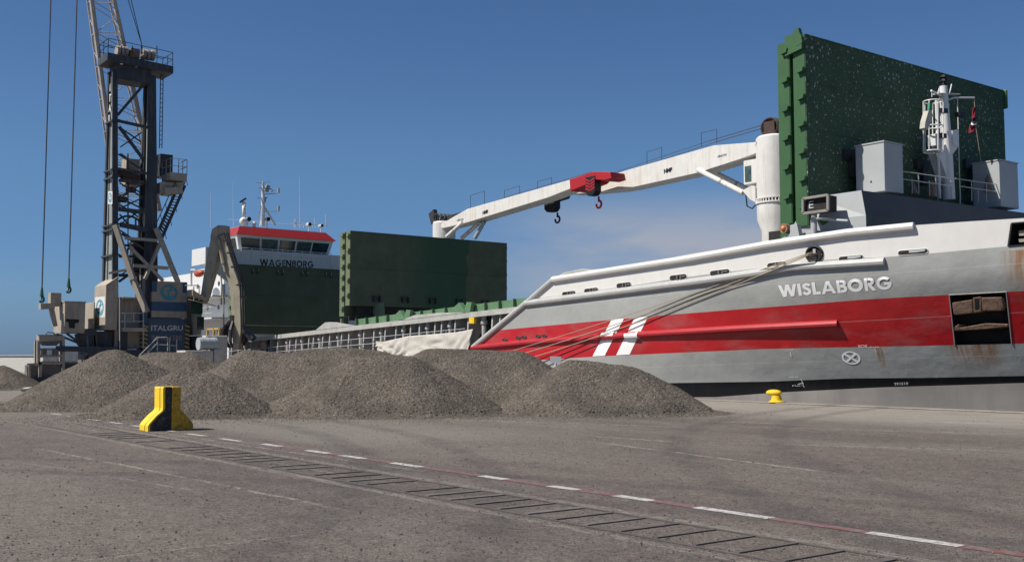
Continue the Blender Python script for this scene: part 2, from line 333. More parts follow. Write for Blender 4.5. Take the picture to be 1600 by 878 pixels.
# ================================================ SETTING
WORN = [((1090, 690), (1600, 705), .07, .8), ((1080, 658), (1260, 662), .1, .9), ((1400, 657), (1600, 663), .12, 1), ((1130, 665), (1600, 679), .08, .8), ((930, 690), (1320, 741), .06, .9), ((400, 728), (700, 790), .04, .4), ((60, 700), (560, 800), .05, .6), ((20, 720), (330, 770), .03, .4), ((900, 680), (1090, 692), .08, .8), ((170, 664), (700, 742), .05, .5), ((120, 668), (640, 760), .04, .4), ((700, 655), (1100, 668), .12, .6)]
def ground_extra(t, co, out):
    s = t.nodes.new('ShaderNodeSeparateXYZ'); t.links.new(co, s.inputs[0])
    a = nnoise(t, co, (.10, .4, 1), 1, 7, .6); b = nnoise(t, co, (1, 1, 1), 1.6, 8, .7); c = nnoise(t, co, (1, 1, 1), 30, 5, .8); d = nnoise(t, co, (.4, 2.4, 1), 1, 8, .75); e = nnoise(t, co, (1, 1, 1), 9, 6, .8); g = nnoise(t, co, (.05, .16, 1), 1.3, 6, .65)
    out = nmix(t, nmap(t, a, .38, .62, 0, .75), out, (.130, .107, .098))
    out = nmix(t, nmap(t, g, .46, .62, 0, .75), out, (.275, .245, .205))
    out = nmix(t, nmap(t, d, .52, .70, 0, .55), out, (.27, .25, .215))
    out = nmix(t, nmap(t, b, .5, .68, 0, .6), out, (.122, .104, .092))
    def cells(scale, sx_, sy_):
        v = t.nodes.new('ShaderNodeTexVoronoi'); v.inputs['Scale'].default_value = scale; m_ = t.nodes.new('ShaderNodeMapping'); m_.inputs['Scale'].default_value = (sx_, sy_, 1); t.links.new(co, m_.inputs[0]); t.links.new(m_.outputs[0], v.inputs[0])
        q = t.nodes.new('ShaderNodeSeparateColor'); t.links.new(v.outputs['Color'], q.inputs[0]); return q.outputs[0]
    for sc_, am in ((48, .5), (19, .3), (8, .12)):
        k = cells(sc_, 1, 1)
        out = nmix(t, nmap(t, k, 0, .5, am, 0), out, (.062, .050, .044)); out = nmix(t, nmap(t, k, .5, 1, 0, am*.8), out, (.335, .287, .248))
    # pale concrete between barrier, heaps and the dashed line
    m = nmath(t, 'MULTIPLY', nmap(t, nmath(t, 'ADD', s.outputs[1], nmath(t, 'MULTIPLY', a, 3)), 11.2, 12.2, 0, 1), nmap(t, nmath(t, 'ADD', s.outputs[1], nmath(t, 'MULTIPLY', g, 5)), 16.5, 20, 1, 0))
    m = nmath(t, 'MULTIPLY', m, nmap(t, s.outputs[0], -21, -17, 1, 0))
    out = nmix(t, nmath(t, 'MULTIPLY', m, nmap(t, e, .35, .6, .25, .75)), out, (.31, .28, .24))
    out = nmix(t, nmath(t, 'MULTIPLY', nmap(t, s.outputs[1], 22, 29, 0, .95), nmap(t, d, .3, .6, .45, 1)), out, (.40, .365, .31))
    # worn paint and grout lines, running with the quay
    wob = nmath(t, 'MULTIPLY', nmath(t, 'SUBTRACT', nnoise(t, co, (.7, .05, 1), 1, 3), .5), .22)
    y = nmath(t, 'ADD', s.outputs[1], wob)
    brk = nmap(t, nnoise(t, co, (1.3, 3, 1), 2.4, 7, .8), .44, .58, 0, 1)
    for p_, q_, hw, am in WORN:
        P, Q = PZ(*p_), PZ(*q_); yc = (P.y+Q.y)/2; sl = (Q.y-P.y)/(Q.x-P.x)
        yy = nmath(t, 'SUBTRACT', y, nmath(t, 'ADD', nmath(t, 'MULTIPLY', s.outputs[0], sl), P.y-sl*P.x))
        k = nmath(t, 'MULTIPLY', nmap(t, nmath(t, 'ABSOLUTE', yy), hw*.6, hw*1.3, am, 0), nmath(t, 'MULTIPLY', nmap(t, s.outputs[0], P.x-.3, P.x+1, 0, 1), nmap(t, s.outputs[0], Q.x-1, Q.x+.3, 1, 0)))
        out = nmix(t, nmath(t, 'MULTIPLY', k, brk), out, (.52, .48, .42))
    for p_, q_, hw, am in (((125, 876), (500, 831), .03, .5), ((880, 745), (1000, 735), .03, .3)):
        P, Q = PZ(*p_), PZ(*q_); sl = (Q.x-P.x)/(Q.y-P.y)
        xx = nmath(t, 'SUBTRACT', nmath(t, 'ADD', s.outputs[0], wob), nmath(t, 'ADD', nmath(t, 'MULTIPLY', s.outputs[1], sl), P.x-sl*P.y))
        k = nmath(t, 'MULTIPLY', nmap(t, nmath(t, 'ABSOLUTE', xx), hw*.6, hw*1.4, am, 0), nmath(t, 'MULTIPLY', nmap(t, s.outputs[1], P.y-3, P.y, 0, 1), nmap(t, s.outputs[1], Q.y, Q.y+.5, 1, 0)))
        out = nmix(t, nmath(t, 'MULTIPLY', k, brk), out, (.48, .44, .38))
    # tyre tracks curving over the quay
    for cx_, cy_, r0 in ((-2, -14, 24.0), (-2, -14, 25.9), (-30, -18, 30.5), (-30, -18, 32.4), (10, 40, 33), (10, 40, 35)):
        dx_ = nmath(t, 'SUBTRACT', s.outputs[0], cx_); dy_ = nmath(t, 'SUBTRACT', s.outputs[1], cy_)
        rr_ = nmath(t, 'SQRT', nmath(t, 'ADD', nmath(t, 'MULTIPLY', dx_, dx_), nmath(t, 'MULTIPLY', dy_, dy_)))
        k = nmap(t, nmath(t, 'ABSOLUTE', nmath(t, 'SUBTRACT', nmath(t, 'ADD', rr_, nmath(t, 'MULTIPLY', wob, 2)), r0)), .1, .42, .42, 0)
        out = nmix(t, nmath(t, 'MULTIPLY', k, nmap(t, b, .35, .6, .3, 1)), out, (.085, .076, .072))
    brk2 = nmap(t, nnoise(t, co, (1, 4, 1), 4, 7, .8), .42, .60, 0, 1)
    for yc, hw, am in ((7.20, .09, .55), (8.45, .10, .6)):
        k = nmath(t, 'MULTIPLY', nmap(t, nmath(t, 'ABSOLUTE', nmath(t, 'SUBTRACT', nmath(t, 'ADD', s.outputs[1], nmath(t, 'MULTIPLY', wob, .5)), yc)), hw*.5, hw*1.2, am, 0), nmap(t, s.outputs[0], -34, -24, .2, 1))
        out = nmix(t, nmath(t, 'MULTIPLY', k, brk2), out, (.44, .41, .36))
    out = nmix(t, nmap(t, c, .38, .50, .75, 0), out, (.055, .05, .047))
    out = nmix(t, nmap(t, c, .55, .68, 0, .7), out, (.36, .318, .272))
    out = nmix(t, nmap(t, e, .30, .42, .5, 0), out, (.085, .078, .072))
    return out
M['ground'] = mat('worn quay asphalt', (.212, .172, .148), .93, var=.14, scale=1.2, bump=1., bscale=60, spec=.2, extra=ground_extra)
mb = MB(); mb.box(-282, 300, -300, QY, -6, 0); struct(mb.build('quay', 'ground'))
mb = MB(); mb.box(-282, 300, QY-.7, QY, .004, .04); struct(mb.build('quay_edge', 'ground', bevel=.03))
def water_m():
    m = mat('sea water', (.012, .03, .04), .08, var=.2, scale=.5, bump=.5, bscale=1.2, spec=.6); return m
M['water'] = water_m()
mb = MB(); mb.add([(-5000, -4000, -2.6), (3000, -4000, -2.6), (3000, 5000, -2.6), (-5000, 5000, -2.6)], [(0,1,2,3)]); struct(mb.build('sea_water', 'water', fix=False))
# painted markings
def worn(rgb):
    def f(t, co, out):
        c = nnoise(t, co, (1, 1, 1), 9, 7, .8)
        return nmix(t, nmap(t, c, .42, .62, .15, .85), out, (.17, .155, .145))
    return mat('worn paint', rgb, .85, var=.1, scale=3, extra=f)
M['paint_white'] = worn((.50, .48, .45)); M['paint_red'] = worn((.14, .035, .038)); M['paint_red_faint'] = worn((.12, .06, .055))
def strip(mb, pts, wd, z, mi=0, jit=0):
    for i in range(len(pts)-1):
        p = Vector(pts[i]); q = Vector(pts[i+1]); d = (q-p).normalized(); r = Vector((-d.y, d.x, 0))*wd/2
        mb.add([(p-r).to_2d().to_3d()+Vector((0,0,z)), (q-r).to_2d().to_3d()+Vector((0,0,z)), (q+r).to_2d().to_3d()+Vector((0,0,z)), (p+r).to_2d().to_3d()+Vector((0,0,z))], [(0,1,2,3)], mi)
mb = MB()
xs = [PZ(x, y).x for x, y in [(1700, 880), (1507, 852), (1350, 833), (1215, 808), (1100, 791), (1030, 781), (972, 773), (915, 764), (870, 758), (800, 748), (755, 743), (665, 729), (625, 722), (575, 716), (540, 711), (500, 709), (470, 704), (425, 698), (397, 694)]]
for i in range(len(xs)-1): strip(mb, [(xs[i], 9.33, 0), (xs[i+1], 9.33, 0)], .17, .005, 1 if i % 2 == 0 else 0)
x = xs[-1]
while x > -60:
    strip(mb, [(x-.9, 9.25, 0), (x-1.9, 9.22, 0)], .14, .005, 0); x -= 1.9
struct(mb.build('dashed_line', ['paint_white', 'paint_red'], fix=False))
# drain grating let into the quay: two long edge irons, cross irons every metre
GR = thing('drain_grating', 'long rusty ladder-like iron grating let into the quay surface', 'grating', (-20, 7.85, 0))
M['iron'] = mat('rusty flat iron', (.092, .077, .070), .8, var=.25, scale=5)
M['slab'] = mat('pale grout', (.225, .21, .19), .95, var=.2, scale=4, dirt=(.15, .14, .13), dirt_amt=.6)
mb = MB(); mb.box(-30, 0, 7.36, 7.40, .004, .012); mb.box(-30, 0, 8.26, 8.29, .004, .012); mb.build('edge_iron', 'iron', GR)
x = -4.5; rg = random.Random(8)
while x > -26:
    mb = MB(); ww = rg.choice((.022, .03, .045, .05)); mb.box(x-ww, x+ww, 7.43, 8.25, .004, .013); (mb.build('cross_iron', 'iron' if x > -8.5 or rg.random() < .3 else 'iron_dusty', GR) if (x > -9 or rg.random() > .18) else None); x -= .50 if x > -18 else .62
# distant breakwater
mb = MB()
mb.prism([(-420, 62, -4), (-420, 62, 2.45), (-130, 62, 2.15), (-130, 62, -4)], (0, 3, 0))
mb.prism([(-420, 61.7, 2.46), (-420, 61.7, 2.62), (-130, 61.7, 2.32), (-130, 61.7, 2.16)], (0, 3.4, 0))
tag(mb.build('breakwater_wall', 'concrete'), 'long pale breakwater wall on the horizon behind the harbour crane', 'breakwater')
# ---- gravel heaps
def gcol(t, co, out):
    v = t.nodes.new('ShaderNodeTexVoronoi'); v.inputs['Scale'].default_value = 30; t.links.new(co, v.inputs[0])
    s = t.nodes.new('ShaderNodeSeparateColor'); t.links.new(v.outputs['Color'], s.inputs[0])
    out = nmix(t, nmap(t, s.outputs[0], 0, .45, .7, 0), out, (.045, .04, .036))
    out = nmix(t, nmap(t, s.outputs[0], .86, .99, 0, .6), out, (.27, .25, .215))
    n = nnoise(t, co, (.6, .6, 1.8), 1, 5)
    out = nmix(t, nmap(t, n, .45, .65, 0, .6), out, (.075, .066, .055))
    return out
M['gravel'] = mat('grey gravel', (.124, .104, .084), .95, var=.15, scale=2, bump=.8, bscale=30, spec=.15, extra=gcol)
def rock(vs, fs, p, r, rnd):
    o = len(vs); a = rnd.uniform(0, 6.28); ca, sa = math.cos(a)*r, math.sin(a)*r; h = r*rnd.uniform(.5, .95)
    k1, k2 = rnd.uniform(.6, 1.1), rnd.uniform(.5, .9)
    for (x, y, z) in ((k1, .1, 0), (-.1, k2, .15), (-.9, -.1, -.1), (.1, -k2, 0), (rnd.uniform(-.3, .3), rnd.uniform(-.3, .3), 1), (0, 0, -.8)):
        vs.append((p[0]+x*ca-y*sa, p[1]+x*sa+y*ca, p[2]+z*h))
    for f in ((0,1,4), (1,2,4), (2,3,4), (3,0,4), (1,0,5), (2,1,5), (3,2,5), (0,3,5)): fs.append(tuple(o+i for i in f))
def heap(a, b, slope, label, res=.045, rocks=1500, rt=.5, seed=1, width=0):
    rt *= .5
    rnd = random.Random(seed)
    A, B = PD(*a), PD(*b); rmax = max(A.z, B.z)/slope+1.0
    x0, x1 = min(A.x, B.x)-rmax, max(A.x, B.x)+rmax; y0, y1 = min(A.y, B.y)-rmax, max(A.y, B.y)+rmax
    AB = (B-A).to_2d(); L2 = max(AB.length_squared, 1e-6)
    def hz(x, y):
        t = max(0, min(1, ((x-A.x)*AB.x+(y-A.y)*AB.y)/L2)); cx, cy = A.x+AB.x*t, A.y+AB.y*t
        d = math.hypot(x-cx, y-cy); ang = math.atan2(y-cy, x-cx)
        d *= 1+.07*noise.noise(Vector((math.cos(ang)*1.6, math.sin(ang)*1.6, seed*3.1)))
        h = A.z+(B.z-A.z)*t
        z = h-slope*(math.sqrt(d*d+rt*rt)-rt)
        z += .13*noise.noise(Vector((x*.6, y*.6, seed)))-.06*abs(noise.noise(Vector((ang*3.2, d*.35, seed+9))))*min(1, d)+.03*noise.noise(Vector((x*2.1, y*2.1, seed+5)))
        if z < .14: z = .14*math.exp((z-.14)/.14)-.016 if z > -.8 else -.1   # spilled toe
        return z
    nx, ny = int((x1-x0)/res), int((y1-y0)/res); vs = []; idx = {}; keep = []
    for i in range(nx):
        for j in range(ny):
            x, y = x0+i*res, y0+j*res; z = hz(x, y)
            if z > -.012:
                idx[(i, j)] = len(vs); g = .016
                vs.append((x+rnd.uniform(-g, g)*.8, y+rnd.uniform(-g, g)*.8, z+rnd.uniform(-g, g)))
    fs = []
    for (i, j), k in idx.items():
        b_, c_, d_ = idx.get((i+1, j)), idx.get((i+1, j+1)), idx.get((i, j+1))
        if b_ is not None and c_ is not None and d_ is not None: fs.append((k, b_, c_, d_))
    for _ in range(rocks):
        x, y = rnd.uniform(x0, x1), rnd.uniform(y0, y1); z = hz(x, y)
        if 0 < z < .3 and rnd.random() < .6: rock(vs, fs, (x, y, max(z, 0)), rnd.choice((.03, .04, .05)), rnd)
        if z > .0: rock(vs, fs, (x, y, z), rnd.choice((.012, .016, .02, .025, .035)), rnd)
    me = bpy.data.meshes.new('gravel_heap'); c = Vector(((A.x+B.x)/2, (A.y+B.y)/2, 0))
    me.from_pydata([(v[0]-c.x, v[1]-c.y, v[2]) for v in vs], [], fs); me.materials.append(M['gravel'])
    o = bpy.data.objects.new('gravel_heap', me); C.objects.link(o); o.location = c
    return tag(o, label, 'gravel heap', 'heaps of grey gravel on the quay')
heap((-45, 572, 60), (5, 571, 60), .56, 'small distant gravel heap at the left edge beyond the crane outrigger', res=.09, rocks=200, seed=2)
heap((172, 546, 38.6), (184, 545, 38.6), .57, 'tall cone of gravel below the emblem cabinet, leftmost of the near heaps', seed=3, rocks=2500)
heap((238, 551, 43), (296, 549, 43), .6, 'low gravel hump in front of the blue crane cabinet', res=.06, rocks=600, seed=4)
heap((385, 549, 39.5), (598, 547, 39.5), .62, 'long gravel ridge in front of the excavator grab and aft rail', seed=5, rocks=2500)
heap((284, 577, 33.0), (320, 581, 33.0), .56, 'low front gravel heap right behind the yellow and black barrier', seed=6, rocks=3000)
heap((668, 547, 38.6), (806, 547, 38.6), .58, 'gravel ridge below the white tarpaulin with a hollow in its flank', seed=7, rocks=2500)
heap((562, 556, 34.2), (640, 556, 34.2), .60, 'largest front gravel heap, in the middle of the row', seed=8, rocks=4000)
heap((892, 567, 34.6), (985, 569, 34.6), .61, 'rightmost gravel heap, before the twin white stripes of the hull', seed=9, rocks=4000)
# loose stones over the quay
vs = []; fs = []; rnd = random.Random(11)
for _ in range(17000):
    if rnd.random() < .62:
        u = rnd.random(); p = Vector((-33+9.5*u, 8.9+16.5*u, 0)); q = rnd.expovariate(1/1.1); p += Vector((.80, -.60, 0))*(q-.3)+Vector((rnd.uniform(-3, 3)*.5, rnd.uniform(-3, 3)*.86, 0))
    else:
        d = 6.5/(rnd.uniform(.12, 1)); p = PD(rnd.uniform(-60, 1660), 560, d); p.z = 0
    if p.y > 33: continue
    rock(vs, fs, (p.x, p.y, .004), rnd.choice((.005, .006, .008, .008, .01, .014, .018)) if p.length < 17 else rnd.choice((.008, .012, .016, .022)), rnd)
me = bpy.data.meshes.new('loose_stones'); me.from_pydata(vs, [], fs)
M['stone'] = mat('loose stone', (.10, .09, .08), .95, var=.5, scale=3); me.materials.append(M['stone'])
o = bpy.data.objects.new('loose_stones', me); C.objects.link(o); struct(o, 'stuff')
# ================================================ SHIP
ship = thing('cargo_ship', 'long grey, red and white cargo ship with open green hatches and two white cranes', 'ship', SHIP)
def hy(X, z):
    zz = max(.6, min(z, 4.7)); X0 = -41+(zz-1)*1.9
    if X <= X0: return 35.0
    Xs = -6+(zz-4)*1.1; t = min(1.0, (X-X0)/(Xs-X0))
    return 35+9*t**1.8
def on_hull(px, py, out=0.0):
    Y = 35.0
    for _ in range(40):
        p = PY(px, py, Y); Y = .5*Y+.5*hy(p.x, p.z)
    p.y = hy(p.x, p.z)-out; return p
def curve(pts):
    ps = sorted([(on_hull(*p).x, on_hull(*p).z) for p in pts])
    def f(X):
        if X <= ps[0][0]: return ps[0][1]+.033*(X-ps[0][0])
        if X >= ps[-1][0]: 
            return ps[-1][1]+.03*(X-ps[-1][0])
        for i in range(len(ps)-1):
            if X <= ps[i+1][0]: 
                t = (X-ps[i][0])/(ps[i+1][0]-ps[i][0]); return ps[i][1]*(1-t)+ps[i+1][1]*t
    return f
z_rail = curve([(865,436), (962,421), (1080,403), (1197,383), (1325,364), (1429,352), (1515,346), (1600,341)])
z_gw = curve([(838,466), (877,461), (989,446), (1071,433), (1203,417), (1285,406), (1395,401), (1453,396), (1600,382.6)])
z_rt = curve([(777,516), (820,512), (951,500), (1107,487), (1240,477), (1350,468), (1600,454.5)])
z_rb = curve([(850,562), (930,557), (1005,553.5), (1200,545), (1476,539.5), (1600,536.5)])
z_bt = curve([(1060,598), (1200,596), (1325,591), (1450,590), (1600,587)])
z_bb = curve([(1120,620), (1215,613), (1375,605), (1525,600.5), (1600,598)])
XS0 = on_hull(738, 545).x; XS1 = on_hull(865, 436).x; zs0 = on_hull(738, 545).z; zs1 = on_hull(865, 436).z
def z_top(X):
    if X <= XS0: return zs0+.033*(X-XS0)
    if X <= XS1: return zs0+(zs1-zs0)*(X-XS0)/(XS1-XS0)
    return z_rail(X)
_a, _b = on_hull(1484, 467), on_hull(1492, 540); SHR = (_a.x-_b.x)/(_a.z-_b.z); ZREF = (_a.z+_b.z)/2
def shear(c): t = max(0, min(1, (c+31)/6)); return SHR*t*t*(3-2*t)
def on_col(px, py): p = on_hull(px, py); return p.x-SHR*(p.z-ZREF)
XP0 = on_hull(1488, 503).x; XP0 = on_col(1488, 503); XP1 = on_col(1577, 500); XQ0 = on_col(1578, 368); XQ1 = XQ0+1.6
cols = sorted(set([round(-112+.5*i, 3) for i in range(217)]+[XS0, XS1, XP0, XP1, XQ0, XQ1, z_bb and -3.2]))
cols = [c for c in cols if c <= -3.2]
hb = MB()
bands = [(lambda X: -5.0, z_bb, 4, 3), (z_bb, z_bt, 3, 2), (z_bt, z_rb, 0, 3), (z_rb, z_rt, 1, 3), (z_rt, z_gw, 0, 4), (z_gw, lambda X: 99, 2, 6)]
for side in (0, 1):
    for ci in range(len(cols)-1):
        Xa, Xb = cols[ci], cols[ci+1]
        for bi, (f0, f1, mi, n) in enumerate(bands):
            if bi == 3 and side == 0 and Xa >= XP0-1e-4 and Xb <= XP1+1e-4: continue
            for k in range(n):
                if bi == 5 and side == 0 and k < 5 and Xa >= XQ0-1e-4 and Xb <= XQ1+1e-4: continue
                q = []
                for X, kk in ((Xa, k), (Xb, k), (Xb, k+1), (Xa, k+1)):
                    c0 = X
                    for _ in range(3):
                        zt = z_top(X); lo = min(f0(X), zt); hi = min(f1(X), zt); z = lo+(hi-lo)*kk/n; X = c0+shear(c0)*(max(z, 0)-ZREF)
                    Y = hy(X, z); Y = Y if side == 0 else 88-Y
                    q.append(Vector((X, Y, z)))
                if (q[3]-q[0]).length < 1e-3 and (q[2]-q[1]).length < 1e-3: continue
                hb.add(q, [(0,1,2,3)], mi)
hull = hb.build('hull', ['hull_grey', 'hull_red', 'hull_white', 'hull_black', 'hull_anti'], None, smooth=True, fix=False)
b = bmesh.new(); b.from_mesh(hull.data); bmesh.ops.remove_doubles(b, verts=b.verts, dist=.002); bmesh.ops.dissolve_degenerate(b, dist=.001, edges=b.edges); bmesh.ops.recalc_face_normals(b, faces=b.faces)
for v in b.verts: v.co -= SHIP
b.to_mesh(hull.data); b.free(); hull.parent = ship
# decks, stern, inside of bulwark
mb = MB()
def deck(mb, xa, xb, zf, n=20):
    for i in range(n):
        a, c = xa+(xb-xa)*i/n, xa+(xb-xa)*(i+1)/n; za, zc = zf(a), zf(c); ya, yc = hy(a, za)+.06, hy(c, zc)+.06
        mb.add([(a, ya, za), (c, yc, zc), (c, 88-yc, zc), (a, 88-ya, za)], [(0,1,2,3)])
deck(mb, -112, XS0+.5, lambda X: zs0+.033*(X-XS0)-.12); deck(mb, XS0, -4, lambda X: min(z_gw(X)-.35, z_top(X)-.2))
mb.add([(-112, 35, -5), (-112, 53, -5), (-112, 53, .1), (-112, 35, .1)], [(0,1,2,3)])
mb.build('deck', 'deck_grey', ship)
# rubbing strakes
def along(p, q, n, out=.0):
    return [on_hull(p[0]+(q[0]-p[0])*i/n, p[1]+(q[1]-p[1])*i/n, out) for i in range(n+1)]
def polypx(pts, n, out=0.):
    r = []
    for i in range(len(pts)-1): r += along(pts[i], pts[i+1], n, out)[(1 if i else 0):]
    return r
MB().tube(polypx([(822,474), (965,456), (1110,437.5), (1240,418), (1383,409)], 4, .03), .17, 10).build('rubbing_strake', 'strake_grey', ship, smooth='auto')
MB().tube([Vector((-100, 34.97, .7))]+polypx([(740,543), (820,535), (940,527), (1000,522.5), (1150,513.5), (1240,509), (1310,505.5)], 4, .03), .15, 10).build('rubbing_strake', 'strake_red', ship, smooth='auto', label='red rubbing strake along the red band')
MB().tube(polypx([(739,543), (822,474), (865,437)], 3, .02), .15, 10).build('bulwark_rail', 'strake_grey', ship, smooth='auto', label='slanted grey tube at the bulwark end')
mb = MB(); pp = polypx([(865,437), (962,422), (1080,404), (1197,383), (1325,364), (1429,354)], 4, .05)
mb.tube(pp, .16, 10); mb.build('bulwark_rail', 'hull_white', ship, smooth='auto')
# twin white stripes
def hull_patch(mb, quad, nu, nv, out=.012, mi=0):
    bl, br, tl, tr = [on_hull(*q) for q in quad]
    vs = []
    for j in range(nv+1):
        for i in range(nu+1):
            u, v = i/nu, j/nv; p = bl*(1-u)*(1-v)+br*u*(1-v)+tl*(1-u)*v+tr*u*v; p.y = hy(p.x, p.z)-out; vs.append(p)
    mb.add(vs, [(j*(nu+1)+i, j*(nu+1)+i+1, (j+1)*(nu+1)+i+1, (j+1)*(nu+1)+i) for j in range(nv) for i in range(nu)], mi)
for bl, br, tl, tr in (((926,556.5), (945,555.5), (956,499), (975,497.8)), ((963,554.8), (984,553.6), (992,496.2), (1013,494.6))):
    mb = MB(); hull_patch(mb, (bl, br, tl, tr), 3, 6, .01); 
    mbt = mb; mbt.build('painted_stripe', 'marking', ship, fix=False)
    # the paint runs over the strake too
    c0 = on_hull(bl[0]*.45+tl[0]*.55, 524.5); c1 = on_hull(br[0]*.45+tr[0]*.55, 523.5)
    MB().tube([Vector((c0.x, 34.97, c0.z)), Vector((c1.x, 34.97, c1.z))], .155, 10).build('stripe_band', 'marking', ship, smooth='auto')
# lettering
def hull_text(body, bl, br, tl, tr, m='marking', bold=.0, name='lettering', out=.007):
    a, b_, c, d = [on_hull(*q) for q in (bl, br, tl, tr)]
    def f(u, v):
        p = a*(1-u)*(1-v)+b_*u*(1-v)+c*(1-u)*v+d*u*v; p.y = hy(p.x, p.z)-out; return p
    mb = MB(); (sign_on(mb, body, f, Vector((0, -.0015, 0))) if name == 'ship_name' else text_on(mb, body, f, bold)); return mb.build(name, m, ship, fix=False)
hull_text('WISLABORG', (1219,464.5), (1396,452), (1216,446), (1394,431), bold=.075, name='ship_name')
hull_text('SOS', (1341,543.5), (1355,543), (1341,539), (1355,538.5), bold=.01)
hull_text('T140', (1359,544), (1373,543.4), (1359,541.5), (1373,541), bold=.0)
hull_text('T124', (1229,548.5), (1239,548), (1229,546), (1239,545.5), bold=.0)
hull_text('V8155', (1233,590.5), (1247,590), (1233,588), (1247,587.5), bold=.0)
hull_text('V1504', (1237,603.5), (1254,602.5), (1237,600.5), (1254,599.5), bold=.0)
hull_text('TF1510', (1397,602), (1419,600.5), (1397,598), (1419,596.8), bold=.01)
mb = MB()
for a, b_ in (((1235,551), (1237,557)), ((1367,546), (1370,551)), ((1252,592), (1257,605)), ((1247,600), (1256,598))):
    mb.bar(on_hull(*a, .01), on_hull(*b_, .01), .03, .012)
mb.build('draught_mark', 'marking', ship)
# thruster symbol: ring with a cross
cc = on_hull(1330, 559); mb = MB(); rr = .36
for k in range(32):
    t0, t1 = 2*math.pi*k/32, 2*math.pi*(k+1)/32
    P = [Vector((cc.x+math.cos(t)*r_, 0, cc.z+math.sin(t)*r_*.72)) for t, r_ in ((t0, rr), (t1, rr), (t1, rr*.8), (t0, rr*.8))]
    for p in P: p.y = hy(p.x, p.z)-.014
    mb.add(P, [(0,1,2,3)])
for s_ in (1, -1):
    d = Vector((math.cos(R(45)), 0, math.sin(R(45))*.72*s_)); n_ = Vector((-d.z, 0, d.x)).normalized()*.04
    P = [Vector((cc.x, 0, cc.z))+d*rr*.85*k+n_*j for k, j in ((-1,-1), (1,-1), (1,1), (-1,1))]
    for p in P: p.y = hy(p.x, p.z)-.016-.002*s_
    mb.add(P, [(0,1,2,3)])
mb.build('thruster_symbol', 'marking', ship, fix=False)
# fairleads: dark plates for the shade in uncut openings, with rims and rollers
def stadium(c, hw, hh, n=8):
    P = []
    for k in range(n+1): t = -math.pi/2+math.pi*k/n; P.append((c.x+hw-hh+math.cos(t)*hh, c.z+math.sin(t)*hh))
    for k in range(n+1): t = math.pi/2+math.pi*k/n; P.append((c.x-hw+hh+math.cos(t)*hh, c.z+math.sin(t)*hh))
    return P
def fairlead(px, py, wpx, hpx, slope=-.12, split=False, rim='hull_white'):
    a = on_hull(px-wpx/2, py-slope*wpx/2*1); b_ = on_hull(px+wpx/2, py+slope*wpx/2); c = (a+b_)/2; hw = (b_-a).length/2; hh = (on_hull(px, py-hpx/2).z-on_hull(px, py+hpx/2).z)/2
    P = [(x, z+(b_.z-a.z)/(b_.x-a.x)*(x-c.x)) for x, z in stadium(c, hw, hh)]
    mb = MB(); n = len(P)
    pl = [Vector((x, hy(x, z)-.012, z)) for x, z in P]; mb.add(pl, [tuple(range(n))])
    f = mb.build('fairlead', 'void', ship, fix=False)
    rim_ = MB(); rim_.tube([Vector((x, hy(x, z)-.01, z)) for x, z in P+[P[0]]], .016, 6); rim_.build('rim', rim, f, smooth=True)
    ro = MB()
    if split: ro.prism([Vector((x, hy(x, z)-.03, z)) for x, z in [(c.x-hw*.25, c.z+hh*.75), (c.x-hw*.25, c.z-hh*.2), (c.x+hw*.2, c.z-hh*.2), (c.x+hw*.8, c.z+hh*.15), (c.x+hw*.8, c.z+hh*.85)]], (0, .015, 0))
    else:
        for k in (-.05, .35): ro.tube([Vector((c.x+hw*k, hy(c.x, c.z)-.03, c.z-hh*.8)), Vector((c.x+hw*k, hy(c.x, c.z)-.03, c.z+hh*.8))], hw*.1, 8)
        ro.bar(Vector((c.x+hw*.3, hy(c.x, c.z)-.025, c.z+hh*.3)), Vector((c.x+hw*.85, hy(c.x, c.z)-.025, c.z+hh*.35)), .02, hh*.5)
    ro.build('roller', 'lgrey' if split else 'deck_dim', f)
    return f
for a in ((889,458.5,21,7), (924,454,22,8), (975,446,23,9), (1060,433.5,27,9), (1125,426,31,9), (1214,414,30,9)): fairlead(*a)
fairlead(1330, 403.5, 38, 8, -.09, True); fairlead(1427, 394, 46, 8, -.08, True)
# round chock
c = on_hull(1273, 397); rr = .33; mb = MB()
P = [Vector((c.x+math.cos(2*math.pi*k/24)*rr*1.0, 0, c.z+math.sin(2*math.pi*k/24)*rr*.92)) for k in range(24)]
for p in P: p.y = hy(p.x, p.z)-.014
mb.add(P, [tuple(range(24))]); ch = mb.build('round_chock', 'void', ship, fix=False)  # dark disc paints the shade inside the chock
MB().tube([p-Vector((0, .02, 0)) for p in P+[P[0]]], .055, 8).build('rim', 'black', ch, smooth=True)
MB().box(c.x-.04, c.x+.08, c.y-.06, c.y-.03, c.z-.02, c.z+.2).build('roller', 'lgrey', ch)
for x_, y_ in ((789,531), (810,528), (819,527), (841,525.5), (851,525)):
    fairlead(x_, y_, 8, 6, -.1, False, 'strake_red').name = 'freeing_port'
